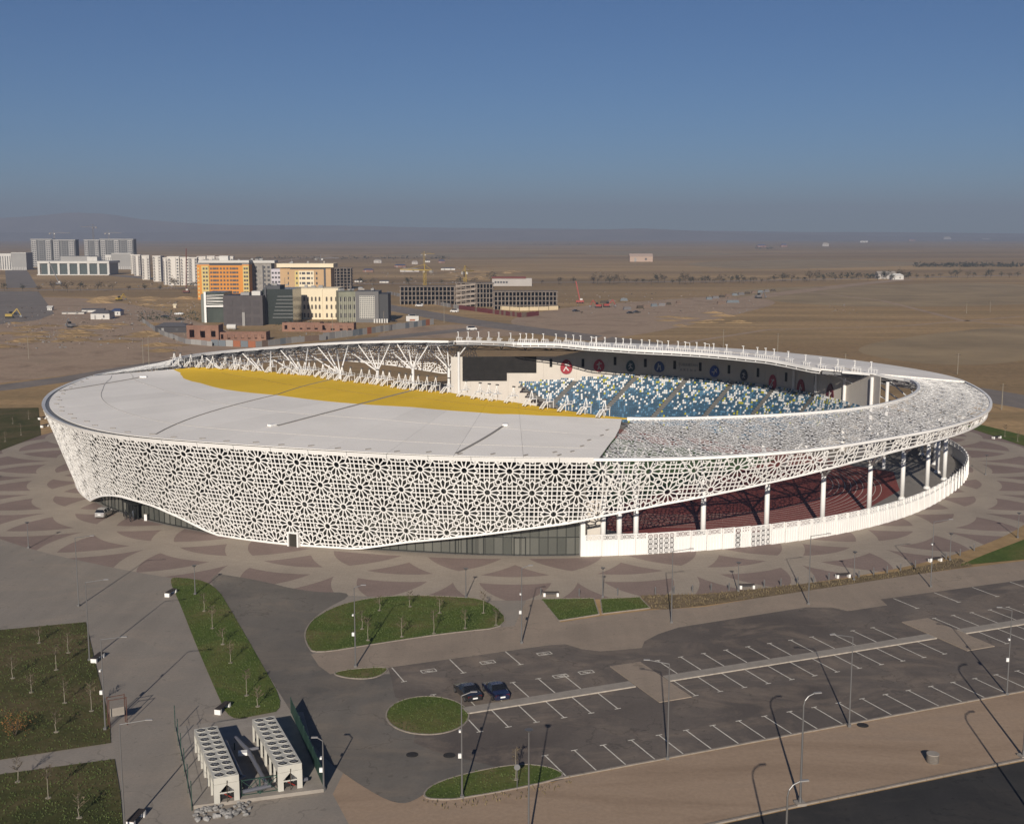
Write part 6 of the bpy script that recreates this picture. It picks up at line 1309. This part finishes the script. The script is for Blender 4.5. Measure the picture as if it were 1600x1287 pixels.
# brick shells
m_brick, N = newmat('red_brick', .9, .2); p = N.pos(); bk = N.n('ShaderNodeTexBrick'); bk.inputs['Scale'].default_value = 1.2; bk.inputs['Color1'].default_value = (.25, .125, .085, 1); bk.inputs['Color2'].default_value = (.19, .10, .075, 1); bk.inputs['Mortar'].default_value = (.26, .21, .17, 1)
mp = N.n('ShaderNodeMapping'); mp.inputs['Rotation'].default_value = (rad(90), 0, 0); N.t.links.new(p, mp.inputs['Vector']); N.t.links.new(mp.outputs[0], bk.inputs['Vector']); nz = N.noise(p, .12, 5, .6); N.out(N.mix(.7, bk.outputs['Color'], N.ramp(nz, [(.35, (.75, .72, .7)), (.65, (1.25, 1.2, 1.1))]), 'MULTIPLY'))
def brick_shell(label, x0, x1, yb, yt, hole_n, dep=10):
    t, w, h = far('brick_shell', label, 'brick shell', x0, x1, yb, yt, 0, 'unfinished brick shells'); xs = np.linspace(-w / 2, w / 2, hole_n + 1)
    for i in range(hole_n):
        a, b = xs[i], xs[i + 1]; ww = (b - a) * random.uniform(.34, .5); z0, z1 = h * random.uniform(.2, .3), h * random.uniform(.68, .8); c = (a + b) / 2
        bx(t, 'brick_pier', m_brick, a, c - ww / 2, 0, .6, 0, h); bx(t, 'brick_pier', m_brick, c + ww / 2, b, 0, .6, 0, h); bx(t, 'lintel', m_brick, c - ww / 2, c + ww / 2, 0, .6, z1, h); bx(t, 'sill_wall', m_brick, c - ww / 2, c + ww / 2, 0, .6, 0, z0)
    bx(t, 'side_wall', m_brick, -w / 2, -w / 2 + .6, .6, dep, 0, h); bx(t, 'side_wall', m_brick, w / 2 - .6, w / 2, .6, dep, 0, h); bx(t, 'back_wall', m_brick, -w / 2 + .6, w / 2 - .6, dep - .6, dep, 0, h * .9)
brick_shell('red brick shell, taller left part with open windows', 292, 342, 533, 508, 3); brick_shell('long low red brick shell with many open windows', 342, 416, 532.5, 519, 7); brick_shell('far red brick shell below the cream building', 441, 500, 518, 504, 5); brick_shell('pale brick shell below the grey block', 500, 553, 519, 505, 4)
# sheds
def shed(label, x0, x1, yb, yt, wall, roof, dep=9, hip=True, rot=.05):
    t, w, h = far('shed', label, 'shed', x0, x1, yb, yt, rot); hw = h * .66; bx(t, 'wall', wall, -w / 2, w / 2, 0, dep, 0, hw); e = .5; r0 = [(-w / 2 - e, -e, hw), (w / 2 + e, -e, hw), (w / 2 + e, dep + e, hw), (-w / 2 - e, dep + e, hw)]; ix = w * .3 if hip else w / 2 + e
    MB().add(r0 + [(-ix, dep / 2, h), (ix, dep / 2, h)], [(0, 1, 5, 4), (2, 3, 4, 5), (1, 2, 5), (3, 0, 4)]).obj('roof', roof, t); windows(t, [w * .2], [hw * .5], w * .08, hw * .4, m_w3, -.02); bx(t, 'door', m_w2, -w * .3, -w * .22, -.06, .05, 0, hw * .75)
m_gr = mat('grey_sheet_roof', (.11, .105, .11), .7); m_br = mat('blue_sheet_roof', (.05, .075, .16), .6)
shed('white shed with grey hipped roof on the left building ground', 142, 171, 499, 485, m_w1, m_gr, 12); shed('small white shed with blue roof behind the hipped shed', 174, 188, 493, 482.5, m_w1, m_br); shed('long low white shed behind the hipped shed', 128, 161, 488, 482, m_w1, m_gr, 6, False); shed('flat white store left of the sheds', 97, 131, 490.5, 487, m_w1, m_concl, 5, False); shed('dark shed with white windows beside the brick shell', 243, 291, 520, 505, mat('dark_shed', (.045, .042, .045), .7), m_gr, 12); shed('small white cabin on the left building ground', 74, 81, 485, 478, m_w1, m_w1, 4, False); shed('small cream hut behind the green yard', 271, 275, 481, 475, m_cream, m_cream, 3, False)
shed('lone pale house on the plain right of centre', 984, 1020, 409, 396.5, mat('pink_house', (.42, .31, .24), .9), mat('pink_roof', (.36, .27, .22), .9), 14, False); shed('far farm building on the right plain', 1372, 1400, 436, 424, m_ap2, m_concl, 12, False); shed('small white farm barn beside the farm building', 1393, 1412, 437, 427.5, m_w1, m_w1, 8)
for i, (x, y, w_) in enumerate(((600, 442, 14), (625, 418, 18), (648, 413, 9), (668, 410, 8), (690, 411, 10), (640, 425, 30), (700, 422, 22), (575, 425, 16), (590, 411, 12), (560, 441, 12), (1225, 386, 10), (1290, 385, 10), (1350, 379, 12), (1425, 377, 10), (1480, 376, 12), (1540, 376, 12), (1190, 387, 14))):
    shed('low pale house in the distance, %s from the left' % od(i) if i < 10 else 'tiny pale farmhouse near the right horizon, %s from the left' % od([10, 16, 11, 12, 13, 14, 15].index(i) if i in (10, 16, 11, 12, 13, 14, 15) else i), x - w_ / 2, x + w_ / 2, y, y - 4 - (i % 3), [m_w1, m_brick, m_ap2][i % 3], [m_gr, m_br, m_concl][i % 3], 10)
# billboard
t, w, h = far('billboard', 'white billboard facing the road behind the stadium', 'billboard', 634, 655, 508, 493); bx(t, 'board', m_rubber, -w / 2, w / 2, 0, .4, h * .35, h); bx(t, 'poster', m_w1, -w * .47, w * .47, -.08, 0, h * .4, h * .96); bx(t, 'poster_patch', m_fo, -w * .2, w * .2, -.12, -.08, h * .45, h * .62)
for x in (-w * .3, w * .3): bx(t, 'leg', m_dsteel, x - .2, x + .2, .1, .4, 0, h * .35)
for nm in ('orange_building', 'tan_building', 'cream_building', 'grey_block', 'concrete_block', 'dark_glass_hall', 'louvred_building'):
    o = bpy.data.objects.get(nm); hs = [c for c in o.children]; bb = [c for c in hs if c.name.split('.')[0] in ('wall', 'body')][0]; zs_ = [v.co.z for v in bb.data.vertices]; xs_ = [v.co.x for v in bb.data.vertices]; rr_ = np.random.RandomState(len(nm)); top = max(zs_) + (3.4 if nm in ('orange_building', 'tan_building') else (2.0 if nm in ('concrete_block', 'dark_glass_hall') else .5))
    for k in range(4): x = rr_.uniform(min(xs_) * .85, max(xs_) * .85); w_ = rr_.uniform(1.2, 3.2); bx(o, 'roof_unit', [m_galv, m_w2, m_concl][k % 3], x - w_ / 2, x + w_ / 2, 4 + 2 * k, 5.6 + 2 * k, top, top + rr_.uniform(.8, 1.8))
    MB().tube((max(xs_) * .4, 6, top), (max(xs_) * .4, 6, top + 4.5), .12, n=5).obj('antenna', m_galv, o)
# cranes
def crane(label, px, py, h, jib, rot, m):
    t = thing('tower_crane', label, 'crane', G(px, py), rot, 'tower cranes'); mb = MB(); s_ = .9
    for x in (-s_, s_):
        for y in (-s_, s_): mb.bar((x, y, 0), (x, y, h), .28)
    n = int(h / 4)
    for k in range(n): mb.bar((-s_, -s_, h * k / n), (s_, -s_, h * (k + 1) / n), .18); mb.bar((s_, s_, h * k / n), (-s_, s_, h * (k + 1) / n), .18)
    mb.obj('mast', m, t); mb = MB(); mb.bar((-jib * .3, 0, h), (jib, 0, h + .3), .8, .8); mb.bar((-jib * .3, 0, h), (0, 0, h + 5), .25); mb.bar((0, 0, h + 5), (jib * .7, 0, h + .6), .25); mb.bar((0, 0, h), (0, 0, h + 5), .6); mb.obj('jib', m, t); MB().box((-jib * .27, 0, h - 1), (3, 1.6, 2.2)).obj('counterweight', m_concrete, t); MB().box((1.2, -1, h - 1.2), (1.8, 1.8, 2)).obj('cab', m_w1, t)
m_cy = mat('crane_yellow', (.36, .25, .05), .6); m_cr = mat('crane_red', (.28, .05, .04), .6); m_cg = mat('crane_grey', (.16, .15, .15), .6)
crane('grey tower crane above the second skyline tower', 87, 412, 55, 28, .1, m_cg); crane('grey tower crane behind the third skyline tower', 148, 412, 66, 26, 2.8, m_cg); crane('grey tower crane above the wide skyline tower', 172, 413, 55, 22, .2, m_cg); crane('yellow tower crane over the left concrete frame', 664, 462, 22, 26, 2.6, m_cy); crane('yellow tower crane over the ramp frame', 727, 466, 22, 18, 1.2, m_cy)
crane('thin grey tower crane right of the tan building', 502, 440, 26, 20, .3, m_cg); crane('yellow crane among far houses', 663, 416, 20, 20, .6, m_cy)
def boom(label, px, py, L, lean, m):
    t = thing('mobile_crane', label, 'crane', G(px, py), 0, 'mobile cranes'); MB().box((0, 0, 1.6), (6, 2.6, 1.8)).obj('carrier', m, t); MB().box((1.0, -.2, 3), (2, 2, 1.6)).obj('cab', m_w1, t); MB().bar((0, 0, 2.6), (lean, 0, L), .8, .8).obj('boom', m, t)
    for x in (-2, 0, 2): MB().tube((x, -1.45, .55), (x, 1.45, .55), .55, n=10).obj('wheel', m_rubber, t)
boom('red mobile crane with raised boom on the right site', 906, 474, 17, -3.2, m_cr); boom('dark red mobile crane with tall boom left of the orange building', 291, 458, 40, 1.6, mat('crane_rust', (.12, .04, .03), .7)); boom('dark mobile crane behind the tan building', 455, 448, 28, 1.5, m_cg); boom('dark crane boom before the long white hall', 92, 445, 24, -9, m_cg)
# machines and stacks on the building ground
def digger(label, px, py, m, rot, s=1.0):
    t = thing('excavator', label, 'excavator', G(px, py), rot, 'machines on the building ground'); 
    for y in (-1.1, 1.1): MB().box((0, y, .45), (3.8, .6, .9)).obj('track', m_rubber, t)
    MB().box((-.3, 0, 1.5), (3.2, 2.4, 1.2)).obj('body', m, t); MB().box((.7, .6, 2.6), (1.4, 1.1, 1.3)).obj('cab', m_glassc, t); MB().bar((1.2, -.4, 1.8), (3.6, -.4, 4.6), .5, .5).obj('boom', m, t); MB().bar((3.6, -.4, 4.6), (5.2, -.4, 1.4), .4, .4).obj('stick', m, t); MB().box((5.2, -.4, 1.0), (1.1, 1.0, .9)).obj('bucket', m_dsteel, t); t.scale = (s,) * 3
digger('yellow excavator at the left picture edge', 15, 497, m_cy, .3, 1.3); digger('dark excavator right of the paved lot', 112, 512, m_cg, 2.5, 1.1); digger('red excavator on the right site', 948, 480, m_cr, .2, 1.2); digger('red machine beside the red mobile crane', 935, 481, m_cr, 2.8, 1.2); digger('yellow excavator in the soil heaps behind the sheds', 186, 470, m_cy, 1.0, 1.2); digger('dark excavator alone on the right plain', 1185, 466, m_cg, .4, 1.3)
t, w, h = far('cement_silo', 'pale cylindrical tank lying before the dark block', 'tank', 355, 369, 515, 506); MB().tube((-w / 2, 0, h / 2), (w / 2, 0, h / 2), h * .45, n=14).obj('tank', m_w1, t)
for x in (-w * .3, w * .3): bx(t, 'cradle', m_dsteel, x - .2, x + .2, -1, 1, 0, h * .2)
t = thing('gravel_pile', 'heap of white gravel beside the green yard', 'gravel', G(280, 491)); rock(np.random.RandomState(2), 1.0).obj('heap', m_white, t).scale = (4, 3, 2.4)
STK = [(1000, 482, 5), (1010, 480.5, 6), (1022, 479, 5), (1034, 478, 5), (1045, 476.5, 4), (1060, 474.5, 4), (1108, 468, 5), (1118, 466.5, 6), (1128, 464.8, 5), (1138, 463.5, 6), (1148, 462, 5), (1158, 460.8, 6), (1168, 459.5, 5), (1178, 458.3, 5), (1188, 457.2, 5), (1198, 456.2, 5), (1208, 455.3, 5), (1127, 475, 7), (1145, 473, 10), (980, 484, 6), (945, 474, 7), (955, 472, 6), (975, 470, 6)]
for i, (x, y, L) in enumerate(STK):
    t = thing('material_stack', 'stack of building material on the soil path right, %s from the left' % od(sorted(q_[0] for q_ in STK).index(x)), 'stack', G(x, y), random.uniform(-.1, .4), 'stacks of building material')
    mm = [m_bark2, m_fp, m_fb, m_cg][i % 4]
    for k in range(3): bx(t, 'bundle', mm, -L / 2 + .2 * k, L / 2 - .3 * k, -1, 1, .7 * k + .05 * (k > 0), .7 * k + .68)
# utility poles
def upole(label, px, py, h):
    t = thing('utility_pole', label, 'utility pole', G(px, py), 0, 'utility poles'); MB().tube((0, 0, 0), (0, 0, h), .16, .1, 6).obj('pole', m_bark, t); MB().bar((-1, 0, h - .6), (1, 0, h - .6), .14).obj('crossarm', m_bark2, t)
for i, (x, y, h) in enumerate(((224, 568, 10), (233, 570, 11), (694, 505, 12), (600, 521, 12), (1320, 590, 9), (1496, 585, 8), (1510, 490, 8), (1547, 488, 8), (45, 560, 9), (520, 527, 11), (1130, 545, 9), (1215, 552, 9), (1565, 640, 8))): upole('utility pole beyond the stadium, %s from the left' % od(sorted((224, 233, 694, 600, 1320, 1496, 1510, 1547, 45, 520, 1130, 1215, 1565)).index(x)), x, y, h)
# soil heaps and rubble
r_ = np.random.RandomState(21); m_heap = m_ground
for (x0, x1, y0, y1, n, smin, smax) in ((0, 260, 505, 560, 26, 3, 9), (150, 300, 462, 480, 14, 4, 9), (1030, 1160, 482, 512, 10, 3, 7), (690, 800, 425, 440, 8, 8, 18), (20, 120, 515, 535, 10, 2, 5)):
    for _ in range(n):
        q = G(r_.uniform(x0, x1), r_.uniform(y0, y1)); R_ = r_.uniform(smin, smax); hh = R_ * r_.uniform(.12, .3); nr, na = 4, 14; vs = [(0, 0, hh)]
        for i in range(1, nr + 1):
            for k in range(na): t_ = 2 * math.pi * k / na; e = 1 + .35 * (r_.rand() - .5); vs.append((R_ * i / nr * e * math.cos(t_) * 1.6, R_ * i / nr * e * math.sin(t_), hh * (1 - (i / nr)) ** 1.1 * (1 + .5 * (r_.rand() - .5)) - (.1 if i == nr else 0)))
        fs = [(0, 1 + k, 1 + (k + 1) % na) for k in range(na)] + [(1 + (i - 1) * na + k, 1 + i * na + k, 1 + i * na + (k + 1) % na, 1 + (i - 1) * na + (k + 1) % na) for i in range(1, nr) for k in range(na)]
        o = struct('soil_heap', MB().add(vs, fs), m_heap); o.location = tuple(q)
mb = MB()
for (x0, x1, y0, y1, n, sc_) in ((0, 300, 478, 545, 420, 1.0), (40, 130, 505, 535, 160, .9), (880, 1180, 455, 490, 260, 1.0), (560, 720, 405, 445, 160, 2.0), (200, 310, 470, 495, 220, 1.0), (400, 560, 500, 530, 160, .8), (60, 310, 440, 452, 120, 1.6), (1290, 1340, 475, 490, 40, .8)):
    for _ in range(n):
        q = G(r_.uniform(x0, x1), r_.uniform(y0, y1)); s_ = r_.uniform(.2, 1.0) * sc_ * r_.uniform(.5, 1.2); mb.m = r_.randint(4); mb.box((q[0], q[1], s_ * .3), (s_ * r_.uniform(.6, 2), s_, s_ * .6), r_.rand() * 3, .7)
tag(mb.obj('rubble', [mat('rubble_tan', (.24, .19, .15), .9), m_bark2, m_fp, m_rock]), 'scattered rubble and debris on the building grounds', 'rubble', kind='stuff')
# far trees
def make_tree(seed, h, foli):
    r = np.random.RandomState(seed); t = thing('roadside_tree', 'x', 'tree', group='trees along the far road'); mb = MB(); mb.tube((0, 0, 0), (.1, 0, h * .5), .18, .1, 6)
    for _ in range(6): a = r.rand() * 6.28; mb.tube((0, 0, h * (.25 + .2 * r.rand())), (math.cos(a) * h * .22, math.sin(a) * h * .22, h * (.6 + .25 * r.rand())), .08, .03, 5)
    mb.obj('trunk', m_bark2, t); cr = MB(); cl = [r.randn(3) * (h * .16, h * .16, h * .16) + (0, 0, h * .64) for _ in range(9)]
    for _ in range(190): c = cl[r.randint(9)] + r.randn(3) * h * .075; d = r.randn(3) * h * .05; e = r.randn(3) * h * .05; cr.add([c, c + d, c + e], [(0, 1, 2)])
    cr.obj('crown', m_fol if foli else m_twig, t); return t
TR = [make_tree(31 + k, 7.0 + k * 1.1, k % 2 == 0) for k in range(4)]; tf = [True] * 4; pts = []
for x in np.r_[np.arange(925, 1260, 9.5), np.arange(1265, 1600, 13), np.arange(560, 900, 26), np.arange(10, 300, 24)]:
    x = x + r_.uniform(-4, 4); yb = np.interp(x, [0, 150, 310, 520, 700, 900, 1100, 1300, 1600], [455, 455.5, 451.5, 446.5, 444.5, 443.5, 442.5, 438.5, 432]) + r_.uniform(-1.0, 1.6); pts.append((x, yb))
pts.sort()
for i, (x, y) in enumerate(pts):
    k = r_.randint(4); s_ = r_.uniform(.7, 1.35); lab = 'small dark roadside tree on the plain beyond, %s from the left' % od(i)
    if tf[k]: TR[k].location = tuple(G(x, y)); TR[k]['label'] = lab; tf[k] = False
    else: dup(TR[k], G(x, y), r_.rand() * 6, lab, (s_ * 1.3, s_ * 1.3, s_))
# woods far off that read as one mass
mb = MB()
for (x0, x1, y, n) in ((1180, 1210, 389, 60), (1230, 1600, 377.5, 420), (1430, 1600, 417, 300), (400, 700, 405, 120), (820, 1000, 383, 120), (1260, 1420, 434, 60)):
    for _ in range(n):
        q = np.array(G(r_.uniform(x0, x1), y + r_.uniform(-.8, .8))); h = r_.uniform(3, 7)
        for _k in range(5): c = q + (r_.randn() * h * .4, r_.randn() * h * .4, h * r_.uniform(.3, 1)); d = r_.randn(3) * h * .3; e = r_.randn(3) * h * .3; mb.add([c, c + d, c + e], [(0, 1, 2)])
tag(mb.obj('distant_woods', m_fol), 'dark strips of distant trees near the horizon', 'woods', kind='stuff')
# green shrubs by the dark buildings
mb = MB()
for (x0, x1, y0, y1, n) in ((215, 320, 488, 502, 500), (430, 555, 505, 509, 300)):
    for _ in range(n): c = np.array(G(r_.uniform(x0, x1), r_.uniform(y0, y1))) + (0, 0, r_.uniform(.1, 1.2)); d = r_.randn(3) * .6; e = r_.randn(3) * .6; mb.add([c, c + d, c + e], [(0, 1, 2)])
tag(mb.obj('shrubbery', mat('shrub_green', (.028, .036, .018), .9)), 'low green shrubs round the yards beside the glass buildings', 'shrubs', kind='stuff')

# ================================================================== HAZE
hz = MB(); hz.box((0, 6100, 199.5), (33000, 18800, 401)); ho = hz.obj('haze', []); ho['kind'] = 'stuff'
hm_ = bpy.data.materials.new('haze_air'); hm_.use_nodes = True; ht = hm_.node_tree; ht.nodes.clear()
ot = ht.nodes.new('ShaderNodeOutputMaterial'); pv = ht.nodes.new('ShaderNodeVolumePrincipled'); pv.inputs['Density'].default_value = 1.5e-4; pv.inputs['Color'].default_value = (.42, .49, .63, 1); pv.inputs['Anisotropy'].default_value = 0.0
ht.links.new(pv.outputs[0], ot.inputs['Volume']); ho.data.materials.clear(); ho.data.materials.append(hm_); tag(ho, 'thin bluish haze over the plain', 'haze')
